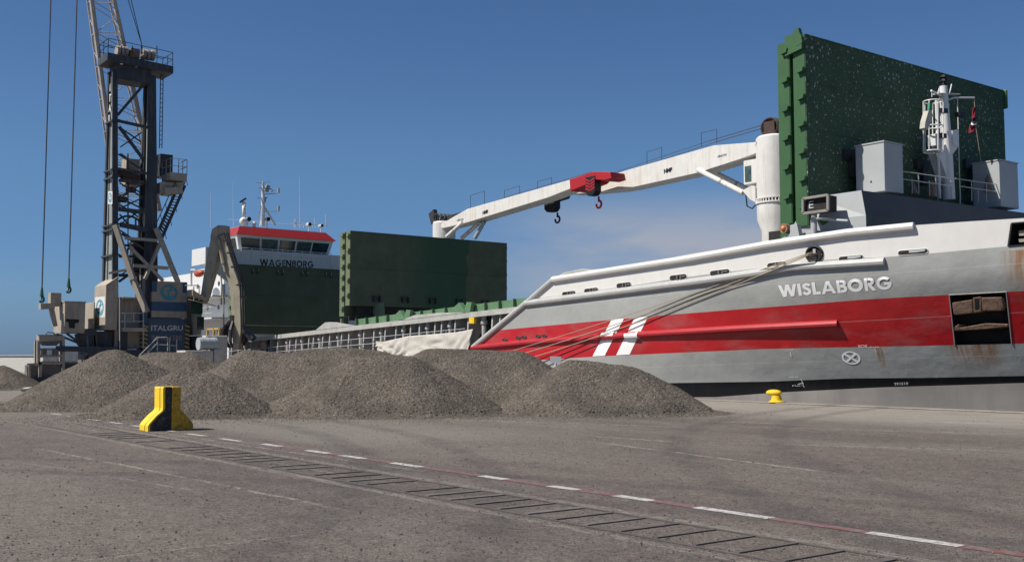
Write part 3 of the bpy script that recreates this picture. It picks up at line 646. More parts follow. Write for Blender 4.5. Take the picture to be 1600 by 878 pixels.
# recessed anchor pocket with anchor
AP = MB(); x0, x1 = XP0, XP1
def rim_pts(c, zf):
    X = c
    for _ in range(4): z = zf(X); X = c+shear(c)*(z-ZREF)
    return Vector((X, hy(X, z), z))
A_, B_, C_, D_ = rim_pts(x0, z_rb), rim_pts(x1, z_rb), rim_pts(x1, z_rt), rim_pts(x0, z_rt); dv = Vector((-.1, .6, 0))
AP.add([A_, B_, C_, D_]+[p+dv for p in (A_, B_, C_, D_)], [(0,1,5,4), (1,2,6,5), (2,3,7,6), (3,0,4,7), (4,5,6,7)])
ap = AP.build('anchor_pocket', 'void', ship)
fr = MB()
for p, q in ((A_, D_), (D_, C_), (C_, B_)): fr.bar(p-Vector((0, .015, 0)), q-Vector((0, .015, 0)), .03, .03)
fr.build('pocket_frame', 'pocket_edge', ap)
an = MB()
def ax(px, py, out=.0): return on_hull(px, py, out)
an.prism([ax(*p, .04) for p in ((1488,473), (1520,468), (1521,489), (1491,492))], (.0, .3, 0)); an.prism([ax(*p, .04) for p in ((1534,465), (1566,464), (1569,480), (1565,485), (1536,486))], (0, .25, 0))
an.prism([ax(*p, .02) for p in ((1520,465), (1534,463), (1534,487), (1521,489))], (0, .3, 0))
an.prism([ax(*p, .0) for p in ((1489,511), (1498,506), (1500,512), (1540,505), (1575,506), (1575,510), (1540,514), (1488,517))], (0, .5, 0))
anchor = an.build('anchor', 'rust', ap, bevel=.03)
an = MB(); an.prism([ax(*p, .02) for p in ((1523,467), (1531,466), (1531,484), (1524,485))], (0, .05, 0)); an.build('anchor_shank', 'void', ap)
# mooring-deck opening near the bow
OP = MB(); q = []
for X, k in ((XQ0, 0), (XQ1, 0), (XQ1, 5), (XQ0, 5)):
    q.append(rim_pts(X, lambda x, k=k: z_gw(x)+(z_top(x)-z_gw(x))*k/6))
OP.add(q+[p+Vector((-.2, .9, 0)) for p in q], [(0,1,5,4), (1,2,6,5), (2,3,7,6), (3,0,4,7), (4,5,6,7)])
op = OP.build('mooring_opening', 'void', ship)
mb = MB(); 
for p, r_ in zip(q, q[1:]+q[:1]): mb.bar(p, r_, .06, .05)
mb.build('frame', 'black', op)
mb = MB(); mb.prism([ax(*p, -.2) for p in ((1587,360), (1598,359), (1598,367), (1588,368))], (0, .1, 0)); mb.prism([ax(*p, -.2) for p in ((1587,373), (1600,372), (1600,377), (1588,378))], (0, .1, 0)); mb.build('winch_plate', 'tan', op)
# pale dome of covered stores behind the bulwark
mb = MB(); pts = [(866,434), (880,426), (908,420), (925,421), (975,417), (1010,411), (1080,396), (1185,381)]
P = [PY(x, y, 36.2) for x, y in pts]; base = [Vector((p.x, 36.2, z_gw(p.x)-.2)) for p in P]
mb.prism(P+list(reversed(base)), (0, 5, 0)); mb.build('deck_stores_cover', 'beam', ship, bevel=.05)
mb = MB(); mb.box(-24.2, -23.6, 35.6, 36.1, 6.1, 6.2)
# ---- midship side structure: top beam, stays, hold wall, green coaming
def zb_(X): return 3.20+.0335*(X+82.3)
mb = MB()
mb.prism([(-84, 35.15, zb_(-84)-.16), (-84, 35.15, zb_(-84)), (-45, 35.15, zb_(-45)), (-45, 35.15, zb_(-45)-.16)], (0, 1.5, 0))
mb.prism([(-84, 35.12, zb_(-84)-.30), (-84, 35.12, zb_(-84)-.0), (-45, 35.12, zb_(-45)-.0), (-45, 35.12, zb_(-45)-.30)], (0, .03, 0))
for a in (-66.8, -86):
    mb.prism([(a-1.8, 35.1, zb_(a-1.8)), (a-.4, 35.1, zb_(a)+.45), (a+.4, 35.1, zb_(a)+.45), (a+3.4, 35.1, zb_(a+3.4))], (0, .5, 0))
mb.prism([(-57.2, 35.1, zb_(-57.2)), (-55.8, 35.1, zb_(-56)+.22), (-53, 35.1, zb_(-53)+.18), (-50, 35.1, zb_(-50))], (0, .5, 0))
mb.build('side_beam', 'beam', ship, bevel=.01)
mb = MB(); mb.prism([(-84, 36.6, .6), (-84, 36.6, zb_(-84)-.17), (-44, 36.6, zb_(-44)-.17), (-44, 36.6, 2.0)], (0, .15, 0)); mb.build('hold_wall', 'dark', ship)
X = -83.5; i = 0
rnd = random.Random(5)
while X < -46.5:
    zd = zs0+.033*(X-XS0)-.1; zt = zb_(X)-.15
    mb = MB()
    if i % 3 == 2: mb.tube([(X, 35.5, zd), (X, 35.5, zt)], .13, 10); mb.tube([(X, 35.5, zt-.55), (X, 35.5, zt-.35)], .19, 10)
    else: mb.prism([(X, 35.2, zd), (X, 35.2, zd+.2), (X, 35.3, zt), (X, 36.5, zt), (X, 36.5, zt-.3), (X, 35.55, zd)], (.12, 0, 0))
    mb.build('stay', 'beam', ship)
    X += rnd.choice((.7, 1.0, 1.3)); i += 1
# deck rail outboard
mb = MB()
def zr_(X): return PY(520, 533, 34.95).z+.033*(X-PY(520, 533, 34.95).x)
for h in (0, -.38): mb.tube([(-90, 35.05, zr_(-90)+h), (-50.3, 35.05, zr_(-50.3)+h)], .025, 6)
X = -90
while X < -50.5: mb.tube([(X, 35.05, zr_(X)-1.1), (X, 35.05, zr_(X))], .02, 6); X += 1.4
mb.build('deck_railing', 'lgrey', ship)
mb = MB(); X = -64.9
while X < -45.6:
    w_ = 1.35; mb.prism([(X, 36.4, zb_(X)), (X, 36.4, zb_(X)+.58), (X+w_-.05, 36.4, zb_(X+w_)+.58), (X+w_-.05, 36.4, zb_(X+w_))], (0, .3, 0))
    mb.box(X-.05, X-.005, 36.2, 36.42, zb_(X), zb_(X)+.6); X += w_
for X in (-58.8, -52.2):
    mb.prism([(X-.5, 36.0, zb_(X)+.1), (X-.7, 36.0, zb_(X)+.45), (X-.1, 36.0, zb_(X)+.75), (X+.5, 36.0, zb_(X)+.2)], (0, .3, 0)); mb.prism([(X+.3, 36.05, zb_(X)+.1), (X+.6, 36.05, zb_(X)+.75), (X+1.1, 36.05, zb_(X)+.7), (X+.9, 36.05, zb_(X)+.05)], (0, .25, 0))
mb.build('hatch_coaming', 'coaming_green', ship)
mb = MB(); p = PY(740, 501, 35.25); mb.box(p.x-.24, p.x+.24, 35.1, 35.3, p.z-.17, p.z+.17); mb.build('locker', 'yellow', ship, bevel=.02, label='yellow locker below the side beam')
mb = MB(); p = PY(412, 537, 35.6); mb.box(p.x-.35, p.x+.35, 35.5, 35.8, p.z-.35, p.z+.25); mb.build('locker', 'orange', ship, bevel=.04, label='orange locker behind the aft rail')
for x_, y_ in ((452,540), (470,541), (520,534), (640,520)):
    mb = MB(); p = PY(x_, y_, 35.8); mb.tube([(p.x, 35.8, p.z-.6), (p.x, 35.8, p.z+.25)], .16, 8); mb.sphere((p.x, 35.8, p.z+.3), .22); mb.build('vent_pipe', 'rust', ship, smooth=True)
# ---- hatch covers standing on edge
def hatch(name_label, X, Yl, px_top, zt, zb, thick, face, edge, Yr, brackets=4, gap=0.0, pegs=6, lug=True, back=None, hinge_top=False):
    mb = MB(); mb.box(X-.03, X, Yl+.02, Yr, zb, zt); 
    # plate seams as shallow lips
    h = MB()
    f = mb.build('hatch_cover', face, ship, label=name_label)
    e = MB(); e.box(X-thick, X-.032, Yl, Yr+.02, zb, zt+.02)
    for k in range(pegs):
        z = zb+(zt-zb)*(k+.6)/pegs; e.prism([(X-thick*.55, Yl-.16, z), (X-.05, Yl-.16, z+.05), (X-.0, Yl-.16, z+.22), (X-thick*.5, Yl-.16, z+.1)], (0, .17, 0))
        e.box(X-thick*.5, X-thick*.2, Yr+.02, Yr+.12, z, z+.16)
    e.build('edge_frame', edge, f)
    s = MB()
    n = max(2, int((zt-zb)/1.9))
    for k in range(1, n): z = zb+(zt-zb)*k/n; s.box(X-.01, X+.02, Yl+.05, Yr-.05, z, z+.03)
    s.box(X-.01, X+.03, Yl, Yr, zt-.02, zt+.03)
    s.build('seam', face, f)
    for k in range(brackets):
        y = Yl+(Yr-Yl)*(k+.9)/(brackets+.8); z = (zt-.55) if hinge_top else (zb+.5)
        g = MB(); g.box(X+.0, X+.22, y-.28, y-.2, z-.2, z+.22); g.box(X+.0, X+.22, y+.2, y+.28, z-.2, z+.22); g.box(X+.05, X+.12, y-.3, y+.3, z+.02, z+.1); g.build('hinge', face if hinge_top else 'dark', f)
    return f
# forward pair
XF = PY(1260, 200, 36.5).x; YR = PX(1569, 180, XF).y; zt = PX(1260, 55, XF).z; zb = PX(1262, 352, XF).z
thick = XF-PY(1241, 200, 36.5).x
f = hatch('flecked green hatch cover facing the bow', XF, 36.5, None, zt, zb, thick, 'green_face', 'green', YR, 3, pegs=7)
xb0 = PY(1236.5, 200, 36.5).x; xb1 = PY(1218, 200, 36.5).x
f2 = hatch('second hatch cover folded behind the flecked one', xb0, 36.45, None, zt-.15, PX(1240, 385, xb0).z, xb0-xb1, 'green', 'green', YR-.1, 0, pegs=7)
mb = MB(); mb.box(xb0+.01, XF-thick-.01, 36.7, YR-.3, zb, zt-.6); mb.build('gap_shade', 'void', ship)  # dark filler standing for the shade between the folded covers
mb = MB(); mb.prism([(XF-thick-.3, 36.35, zt-.75), (XF-thick-.3, 36.35, zt+.1), (XF-thick+.1, 36.35, zt+.1), (XF-.35, 36.35, zt+.3), (XF-.2, 36.35, zt+.3), (XF-.15, 36.35, zt+.1), (XF-.05, 36.35, zt-.1), (XF-.05, 36.35, zt-.6)], (0, .18, 0)); mb.build('lifting_lug', 'green', f)
mb = MB(); mb.box(XF-.5, XF+.15, YR+.02, YR+.18, zt-.9, zt+.08); mb.build('lifting_lug', 'green', f, bevel=.1)
# things hanging low on the forward hatch
for px_, py_ in ((1330,248), (1345,262), (1440,262), (1516,262)):
    mb = MB(); p = PX(px_, py_, XF+.1); mb.box(XF, XF+.2, p.y-.5, p.y+.5, p.z-.1, p.z+.35); mb.box(XF, XF+.25, p.y-.1, p.y+.25, p.z-.8, p.z+.1); mb.build('cleat', 'dark', f)
for y in (37.2, 38.6, 41):
    mb = MB(); mb.box(xb1-.2, XF, y, y+.25, 4.9, zb+.2); mb.build('hatch_support', 'green', ship)
mb = MB(); mb.box(xb1-1, XF+.3, 36.9, YR, 4.9, zb-.02); mb.build('hatch_base', 'void', ship)
# middle pair
XM = PY(547, 400, 36.5).x; YM = PX(792, 400, XM).y; zt = PX(547, 361, XM).z; zb = PX(547, 477, XM).z; th_ = XM-PY(540.3, 400, 36.5).x
f = hatch('dusty green hatch cover amidships with a dark wet patch', XM, 36.5, None, zt, zb, th_, 'olive_face', 'olive', YM, 5, pegs=5)
x2 = PY(539.6, 400, 36.5).x; x3 = PY(532.3, 400, 36.5).x
hatch('second hatch cover folded behind the wet-patched one', x2, 36.45, None, zt-.05, PX(540, 494, x2).z, x2-x3, 'olive_dull', 'olive', YM-.1, 0, pegs=8)
mb = MB(); mb.box(x3, XM-.2, 37.2, YM, PX(540, 500, x2).z, zb-.01); mb.build('hatch_base', 'void', ship)
mb = MB(); mb.tube([(XM-.3, 38.9, zb+.2), (XM-.1, 38.9, zb-.9)], .45, 12); mb.build('hatch_support', 'olive', ship); mb = MB(); mb.tube([(x2, 36.3, zb-1.9), (x2, 36.3, zb-.9)], .14, 8); mb.build('hatch_support', 'olive', ship)
# aft cover
XL = PY(362, 460, 36.5).x; YL = PX(545, 440, XL).y; zt = PX(362, 412.5, XL).z; zb = PX(368, 507, XL).z
f = hatch('dull green hatch cover in front of the wheelhouse', XL, 36.5, None, zt, zb, .6, 'olive_dull', 'olive', YL, 4, pegs=6, hinge_top=True)
mb = MB(); mb.prism([(XL-.4, 37.3, zb-.05), (XL-.4, 36.9, zb-.75), (XL-.4, YL, zb-.75), (XL-.4, YL, zb-.05)], (-.3, 0, 0)); mb.build('hatch_base', 'olive_dull', ship)
mb = MB(); mb.box(XL-1.4, XL-1.2, 40, 43.3, zb-1.5, zb-.9); mb.build('hold_bulkhead', 'white', ship)
# ---- deck cranes
YC = 52.0
def pc(x, y, Y=None): return PY(x, y, YC if Y is None else Y)
def deck_crane(cx, ytop, yring, top, bot, mats_split, tube_pts, label, railpx, nmf, small, hook_px, hk, cols_, hookm, rad=.95):
    c = pc(cx, ytop); r = rad; zt_ = c.z; zr = pc(cx, yring).z
    mb = MB(); mb.tube([(c.x, YC, zr), (c.x, YC, zr+.3), (c.x, YC, zt_-.5), (c.x, YC, zt_-.12), (c.x, YC, zt_)], [r*.97, r, r, r, r*.9], 28)
    for k in range(40):
        t = 2*math.pi*k/40; mb.bar((c.x+math.cos(t)*(r+.03), YC+math.sin(t)*(r+.03), zr-.2), (c.x+math.cos(t)*(r+.03), YC+math.sin(t)*(r+.03), zr-.02), .07, .06)
    mb.tube([(c.x, YC, zr-.28), (c.x, YC, zr-.2)], r+.08, 28); mb.tube([(c.x, YC, zr-.02), (c.x, YC, zr+.05)], r+.08, 28)
    col = mb.build('deck_crane', 'white', ship, smooth='auto', label=label)
    mb = MB(); mb.tube([(c.x, YC, 3), (c.x, YC, zr-1.9), (c.x, YC, zr-1.2), (c.x, YC, zr-.28)], [r*.78, r*.78, r, r], 28); mb.build('pedestal', 'white', col, smooth='auto')
    # jib: side profile given thickness
    prof = [pc(*p, YC-.7) for p in top]+[pc(p[0], p[1]-2.5, YC-.7) for p in reversed(bot)]
    mb = MB(); mb.prism(prof, (0, 1.3, 0)); jib = mb.build('jib', 'white', col, bevel=.03)
    if mats_split:
        pr = [pc(*p, YC-.74) for p in mats_split]; mb = MB(); mb.prism(pr, (0, 1.38, 0)); mb.build('jib_head', 'red', col, bevel=.05)
    for dy in (-.75, .75):
        mb = MB(); a, b_ = pc(*tube_pts[0]), pc(*tube_pts[1]); a.y = b_.y = YC+dy; mb.tube([a, a.lerp(b_, .55)], .17, 12); mb.tube([a.lerp(b_, .5), b_], .17, 12); mb.build('luffing_cylinder', 'white', col, smooth='auto')
    for (x0_, y0_, x1_, y1_, h_) in railpx:
        mb = MB()
        a, b_ = pc(x0_, y0_, YC-.65), pc(x1_, y1_, YC-.65); hh = pc(x0_, y0_-h_).z-pc(x0_, y0_).z
        mb.tube([a, a+Vector((0,0,hh)), b_+Vector((0,0,hh)), b_], .022, 5); mb.build('hoop_rail', 'cable', col)
    mb = MB(); text_on(mb, 'NMF', px_quad_on(lambda x, y: pc(x, y, YC-.72), *nmf), .05); mb.build('lettering', 'black', col, fix=False)
    mb = MB(); text_on(mb, small[0], px_quad_on(lambda x, y: pc(x, y, YC-.72), *small[1]), 0); mb.build('lettering', 'cable', col, fix=False)
    # hook block
    x0_, x1_, y0_, y1_, yh = hook_px; a, b_ = pc(x0_, y0_), pc(x1_, y1_); mx_ = (a.x+b_.x)/2; w_ = abs(b_.x-a.x)/2
    mb = MB(); mb.prism([(mx_-w_, YC-.8, a.z), (mx_+w_, YC-.8, a.z), (mx_+w_, YC-.8, b_.z+.25), (mx_+w_*.5, YC-.8, b_.z), (mx_-w_*.5, YC-.8, b_.z), (mx_-w_, YC-.8, b_.z+.25)], (0, .6, 0))
    blk = mb.build('hook_block', hk, col, bevel=.03)
    mb = MB(); H_ = a.z-b_.z
    for k in range(4):
        z = b_.z+.3+(H_-.5)*k/4; mb.prism([(mx_-w_*.9, YC-.302, z), (mx_+w_*.2, YC-.302, z+.0), (mx_-w_*.0, YC-.302, z+.13), (mx_-w_*.9, YC-.302, z+.2)] if 0 else [(mx_-w_*.95, YC-.81, z+.18), (mx_-w_*.95, YC-.81, z+.3), (mx_-w_*.05, YC-.81, z+.12), (mx_-w_*.05, YC-.81, z)], (0, .008, 0))
        mb.prism([(mx_+w_*.95, YC-.81, z+.18), (mx_+w_*.95, YC-.81, z+.3), (mx_+w_*.05, YC-.81, z+.12), (mx_+w_*.05, YC-.81, z)], (0, .008, 0))
    mb.build('block_stripes', cols_, col)
    zh = pc((x0_+x1_)/2, yh).z; mb = MB(); L_ = b_.z-zh
    mb.tube([(mx_, YC, b_.z), (mx_, YC, b_.z-L_*.45)], .07, 8); 
    hp = [Vector((mx_+math.sin(t)*.26-.0, YC, zh+.3-math.cos(t)*.26)) for t in [R(v) for v in range(-100, 180, 20)]]
    mb.tube([(mx_, YC, b_.z-L_*.4)]+[hp[-1]]+list(reversed(hp[:-1])), .075, 8); mb.build('hook', hookm, col, smooth=True)
    return col, c, r, zt_, zr
col, c, r, zt_, zr = deck_crane(1212, 214, 312,
    [(1186,222), (1115,227.5), (980,266), (945,277), (932,290), (890,303)], [(1186,240), (1160,250), (1107,267), (1095,271.5), (980,297), (961,300), (890,306)], None,
    [(1104,268), (1174,303)], 'forward white deck crane with its jib reaching aft', [(1096,229,1120,224,21), (1011,256,1034,249,18)],
    ((1037.5,271.5), (1050,268), (1037,264.5), (1050,261.5)), ('-8600', ((1120,247), (1135,243), (1120,243), (1135,240))),
    (863, 879, 311, 331, 349), 'black', 'dark', 'dark', 1.18)
# crane cab, wire drum, wires, struts
mb = MB(); a, b_ = pc(1165, 256, YC-.6), pc(1177, 300, YC-.6); mb.box(a.x, c.x-.6, YC-.8, YC+.5, pc(1170, 292).z, pc(1170, 255).z); cb = mb.build('crane_cab', 'white', col, bevel=.03)
mb = MB(); mb.box(a.x+.12, a.x+.6, YC-.83, YC-.81, pc(1170, 288).z, pc(1170, 264).z); mb.box(a.x-.02, a.x-.0, YC-.65, YC+.35, pc(1170, 288).z, pc(1170, 264).z); mb.build('cab_window', 'glass_far', col)
mb = MB(); mb.prism([pc(*p, YC-.9) for p in ((1160,298), (1174,290), (1180,292), (1180,316), (1172,312))], (0, 1.8, 0)); mb.build('cylinder_bracket', 'white', col)
mb = MB()
for k in range(9): mb.tube([Vector((c.x+.2, YC-.8+k*.2, zt_+.45)) + Vector((math.cos(t)*.62, 0, math.sin(t)*.55)) for t in [2*math.pi*q_/14 for q_ in range(15)]], .07, 6)
mb.box(c.x-.2, c.x+.6, YC-.85, YC+.9, zt_, zt_+.8); mb.build('wire_drum', mat('rusty wire', (.05, .03, .025), .8, var=.5, scale=9), col)
mb = MB()
for dy in (-.3, .3):
    a = pc(1212, 192); a.y = YC+dy; b2 = pc(1114, 221); b2.y = YC+dy; e_ = pc(960, 272); e_.y = YC+dy
    mb.tube([a, b2], .03, 5); mb.tube([b2, e_], .02, 5)
mb.build('hoist_wire', 'cable', col)
mb = MB(); mb.tube([pc(887, 306), pc(871, 311)], .25, 10); mb.sphere(pc(872, 308), .35); 
for dx in (-.15, .15): q_ = pc(871, 308); mb.tube([q_+Vector((dx, 0, 0)), q_+Vector((dx, 0, -.5))], .03, 5)
mb.build('jib_sheave', 'dark', col)
mb = MB(); p1 = pc(1165, 300); mb.tube([p1, p1+Vector((.1, 0, -.9)), p1+Vector((.5, 0, -1.1)), p1+Vector((.9, 0, -.8))], .04, 6); mb.build('hose', 'black', col)
p_ = pc(1186, 225, YC-1.0); mb = MB()
for k in range(3): mb.bar((c.x-.75+k*.16, YC-.99, zt_-.55), (c.x-.6+k*.16, YC-.99, zt_-.3), .02, .02)
mb.build('maker_mark', 'cable', col)
YC = 50.0
col, c2, r2, zt2, zr2 = deck_crane(694, 347, 420,
    [(684,353), (730,326.6), (889,281.5), (918,272.7), (926,274)], [(686,359), (693,359), (731,350), (855.5,311.6), (890.6,297.8), (926,284)],
    [(889.5,280.5), (918,271), (927,268), (953,268.5), (955,279), (945,282), (930,281), (926,285), (890.6,299)],
    [(735,349), (710,371)], 'aft white deck crane with a red jib head', [(735,325,757,318,19), (788,310,812,303,12), (840,296,862,290,12)],
    ((754,335.5), (763,333), (754,330), (762,327.5)), ('-8600', ((713,346), (724,344), (713,343), (724,341))),
    (928, 943, 279, 306, 326), 'black', 'red', 'red')
mb = MB()
for dy in (-.6, -.2, .2, .6):
    mb.tube([Vector((c2.x-.1, YC+dy, zt2+.25)) + Vector((math.cos(t)*.55, 0, math.sin(t)*.4)) for t in [2*math.pi*q_/12 for q_ in range(13)]], .09, 6)
mb.bar(pc(676, 331), pc(680, 347), .35, .8); mb.bar(pc(690, 343), pc(722, 334), .1, .3)
mb.build('wire_drum', 'dark', col)
mb = MB(); a = pc(684, 350); mb.tube([a, pc(800, 305), pc(925, 269)], .025, 5); mb.build('hoist_wire', 'cable', col)
mb = MB(); mb.bar(pc(735, 345), pc(752, 345), .3, .3); mb.tube([pc(757, 346), pc(742, 372)], .16, 8); mb.build('jib_rest', 'dgrey', col)
# ---- forecastle deckhouse, vents, mast
XB = PY(1352, 297, 36.8).x
fc = MB(); zl = PX(1352, 296, XB).z; zlb = PX(1350, 362, XB).z-.4
yl = PX(1352, 297, XB).y; xa_ = PY(1323, 330, yl-.2).x
Yf = 51.0
def sl(y): return 0
fc.add([(XB, yl, zlb), (XB, Yf, zlb), (XB-.25, Yf, zl+.15), (XB-.25, yl+.1, zl), (XB-4, Yf, zl+.15), (XB-2.6, yl+.1, zl), (XB-3.2, yl-.2, zlb), (XB-4, Yf, zlb), (XB, yl, zlb+1.05), (XB-3.25, yl-.25, zlb+1.05), (XB, Yf, zlb+1.05)],
       [(0,1,10,8), (8,10,2,3), (8,3,5,9), (0,8,9,6), (3,2,4,5), (1,7,4,10), (10,4,2)])
fh = fc.build('forecastle_house', ['lgrey', 'front_shade_grey'], ship)
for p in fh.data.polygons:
    if p.normal.x > .8: p.material_index = 1  # bow-facing wall takes the grey with shade painted in
# top deck outline carries to the left over the bow
def vent(xl, xc, xr, yt, yb, X):
    mb = MB(); v = cornerbox(mb, xl, xc, xr, yt, yb, X); o = mb.build('vent_trunk', 'lgrey', ship, bevel=.02); return v, o
XV = XB-.35
(v1, o1) = vent(1337, 1382, 1411, 222, 298, XV-.2); (v2, o2) = vent(1520, 1563, 1591, 251, 322, XV-.2)
mb = MB(); mb.box(v1[0]-.03, v1[1]+.03, v1[2]-.03, v1[3]+.03, v1[5]+.001, v1[5]+.06); mb.build('vent_lid', 'lgrey', o1); mb = MB(); mb.box(v2[0]-.03, v2[1]+.03, v2[2]-.03, v2[3]+.03, v2[5]+.001, v2[5]+.06); mb.build('vent_lid', 'lgrey', o2)
mb = MB(); mb.sphere(PY(1361, 284, v1[2]-.0), .04); mb.build('vent_bolt', 'black', o1)
# foremast
ym = PX(1478, 300, XV-1.0).y; XMt = XV-1.0
def pm(x, y, dx=0): return PX(x, y, XMt+dx)
mb = MB(); b0 = pm(1483, 312); t0 = pm(1474, 135); mb.tube([b0, b0.lerp(t0, .5), t0], [.27, .24, .17], 16); mast = mb.build('foremast', 'clean_white', ship, smooth='auto')
mb = MB(); mb.tube([pm(1468, 310, .1), pm(1463, 155, .1)], .07, 8); mb.build('mast_pipe', 'clean_white', mast)
mb = MB(); mb.prism([pm(*p, .1) for p in ((1463,232), (1474,227), (1488,222), (1497,208), (1497,230), (1486,245), (1482,285), (1470,250))], (-.5, 0, 0)); mb.prism([pm(*p, .3) for p in ((1461,210), (1473,207), (1474,228), (1462,227))], (-.4, 0, 0)); mb.build('mast_bracket', 'clean_white', mast)
mb = MB(); mb.prism([pm(*p, .3) for p in ((1488,204), (1498,202), (1498,229), (1490,226))], (-.5, 0, 0)); mb.build('loudhailer_box', 'clean_white', mast)
# ladder cage
mb = MB(); q0 = pm(1458, 158, .2)
for y in (159, 198, 237):
    q1 = pm(1458, y, .2); mb.tube([q1+Vector((math.sin(t)*.42, math.cos(t)*.42, 0)) for t in [2*math.pi*k/16 for k in range(17)]], .03, 6)
for k in range(7):
    t = 2*math.pi*k/7+.3; of = Vector((math.sin(t)*.42, math.cos(t)*.42, 0)); mb.tube([pm(1458, 159, .2)+of, pm(1458, 237, .2)+of], .025, 6)
mb.build('ladder_cage', 'clean_white', mast)
mb = MB(); mb.tube([pm(1474, 136), pm(1475, 118)], .1, 8); mb.tube([pm(1474, 130), pm(1475, 127)], .17, 8); mb.tube([pm(1474, 124), pm(1475, 121)], .17, 8); mb.build('mast_light', 'black', mast)
mb = MB()
for x, y in ((1473,174), (1471,213), (1500,180)): a = pm(x, y, .35); mb.bar(a+Vector((0,-.25,0)), a+Vector((0,.25,0.03)), .22, .2)
mb.build('floodlight', 'black', mast)
mb = MB(); mb.tube([pm(1484, 156), pm(1490, 153), pm(1522, 153)], .045, 6); mb.tube([pm(1455, 142), pm(1470, 150)], .05, 6); mb.tube([pm(1496, 154), pm(1498, 232), pm(1501, 340)], .022, 5); mb.tube([pm(1456, 143), pm(1456, 152)], .02, 5); mb.bar(pm(1462,147), pm(1496,148), .3, .04); mb.tube([pm(1484,146), pm(1487,132)], .03, 5); mb.tube([pm(1465,148), pm(1468,138)], .03, 5)
mb.build('signal_yard', 'clean_white', mast)
mb = MB(); mb.tube([pm(1522,153), pm(1525,200), pm(1533,254)], .015, 5); mb.tube([pm(1464,240,.2), pm(1466,345,.4)], .015, 5); mb.build('halyard', 'rope', mast)
# rail on forecastle
mb = MB(); 
for (xa__, ya__, xb__, yb__) in ((1411,268,1487,279), (1411,280,1487,291), (1492,279,1562,289), (1500,291,1565,301)):
    mb.tube([pm(xa__, ya__, .6), pm(xb__, yb__, .6)], .022, 5)
for x_, ya_, yb_ in ((1435,271,304), (1452,283,306), (1462,275,307), (1486,279,309), (1500,291,310), (1518,283,314), (1528,295,315), (1541,286,316), (1563,289,318), (1425,280,303)): mb.tube([pm(x_, ya_, .6), pm(x_+.5, yb_, .6)], .025, 5)
mb.build('forecastle_railing', 'lgrey', ship)
mb = MB()
for x_, ya_, yb_ in ((1427,283,304), (1456,282,308), (1545,255,300)):
    a = pm(x_, ya_, .2); b3 = pm(x_, yb_, .2); mb.tube([a, b3], [.04, .22], 8)
mb.sphere(pm(1548, 303, -.1), .3); mb.build('deck_winch', 'rust', ship)
# screen box on post, lamp, bracket
YS = 35.9
mb = MB(); a = PY(1258, 308, YS); XX = a.x
def ps(x, y, dy=0): return PY(x, y, YS+dy)
face = [ps(1258,311), ps(1297,305), ps(1297,329), ps(1258,334)]
mb.prism(face, (-.05, .5, 0)); sb = mb.build('work_light', 'void', ship, label='dark display box in a pale frame on a post')
mb = MB()
for p, q_ in zip(face, face[1:]+face[:1]): mb.bar(p+Vector((0,-.12,0)), q_+Vector((0,-.12,0)), .1, .1)
mb.build('light_frame', 'beam_dim', sb)
mb = MB(); mb.tube([ps(1272,334,.2), ps(1272,378,.2)], .12, 12); mb.tube([ps(1276,342,.2), ps(1325,345,.2)], .05, 8); mb.build('light_post', 'lgrey', sb)
mb = MB(); text_on(mb, 'E', px_quad_on(lambda x, y: ps(x, y, -.02), (1264,326), (1271,325), (1264,315), (1271,314))); mb.build('lettering', 'text_grey', sb, fix=False)
mb = MB(); pL = ps(1227, 357); mb.tube([pL+Vector((0, -.12, 0)), pL+Vector((0, .1, 0))], .2, 14); lp = mb.build('deck_lamp', 'rust', ship); mb = MB(); mb.sphere(pL+Vector((.0, -.1, 0)), .12); mb.build('lamp_lens', 'orange', lp, smooth=True)
mb = MB(); mb.prism([ps(1218,374), ps(1234,365), ps(1234,352), ps(1245,349), ps(1250,375)], (0, .25, 0)); mb.prism([ps(1205,378,.4), ps(1270,360,.4), ps(1322,362,.4), ps(1322,374,.4), ps(1205,388,.4)], (0, .2, 0)); mb.build('chock_bracket', 'lgrey', ship, bevel=.02)
mb = MB(); mb.tube([ps(1296,345,1.2), ps(1296,378,1.2)], [.55, .18], 12); mb.build('hatch_ram', 'green', ship)
# ---- superstructure
XW = PY(322, 385, 35).x; zt = PX(322, 386, XW).z; zb = PX(322, 413, XW).z
sp = MB(); xw0 = PY(303, 400, 35).x
sp.prism([(XW, 35, zb), (XW, 35, zt), (xw0, 35, zt), (xw0, 35, zb+.1)], (0, 17.8, 0))
house = sp.build('superstructure', 'fascia', ship)
mb = MB(); mb.box(xw0-.4, XW-.05, 34.97, 35.0-.004, zb+.05, zt); mb.build('wing_lit_panel', 'clean_white', house)  # whiter skin paints the lit side of the wing
mb = MB(); mb.box(-108, XW-1.0, 37.6, 50.4, .6, zb-.02)
mb.prism([(XW-.5, 37.6, zb), (XW-.5, 35.2, zb), (XW-.5, 37.6, zb-1.7)], (-.12, 0, 0)); blk = mb.build('accommodation_block', 'clean_white', house)
mb = MB()
for X in (-92, -94.5, -97, -100, -103):
    for z in (4.2, 6.2, 8.3): mb.tube([(X, 37.61, z), (X, 37.58, z)], .22, 12)
mb.box(-91.5, -90.6, 37.57, 37.6, 6.4, 8.2)
mb.build('porthole', 'glass', house)
mb = MB()
for z in (5.1, 7.0): mb.box(-106, XW-1.0, 36.0, 37.6, z, z+.12)
for z in (5.1, 7.0):
    for h in (.5, 1.0): mb.tube([(-106, 36.05, z+h), (XW-1.1, 36.05, z+h)], .02, 5)
    for k in range(10): mb.tube([(-106+k*1.7, 36.05, z), (-106+k*1.7, 36.05, z+1)], .02, 5)
mb.build('side_gallery', 'clean_white', house)
mb = MB(); p = PY(333, 505, 35.8)
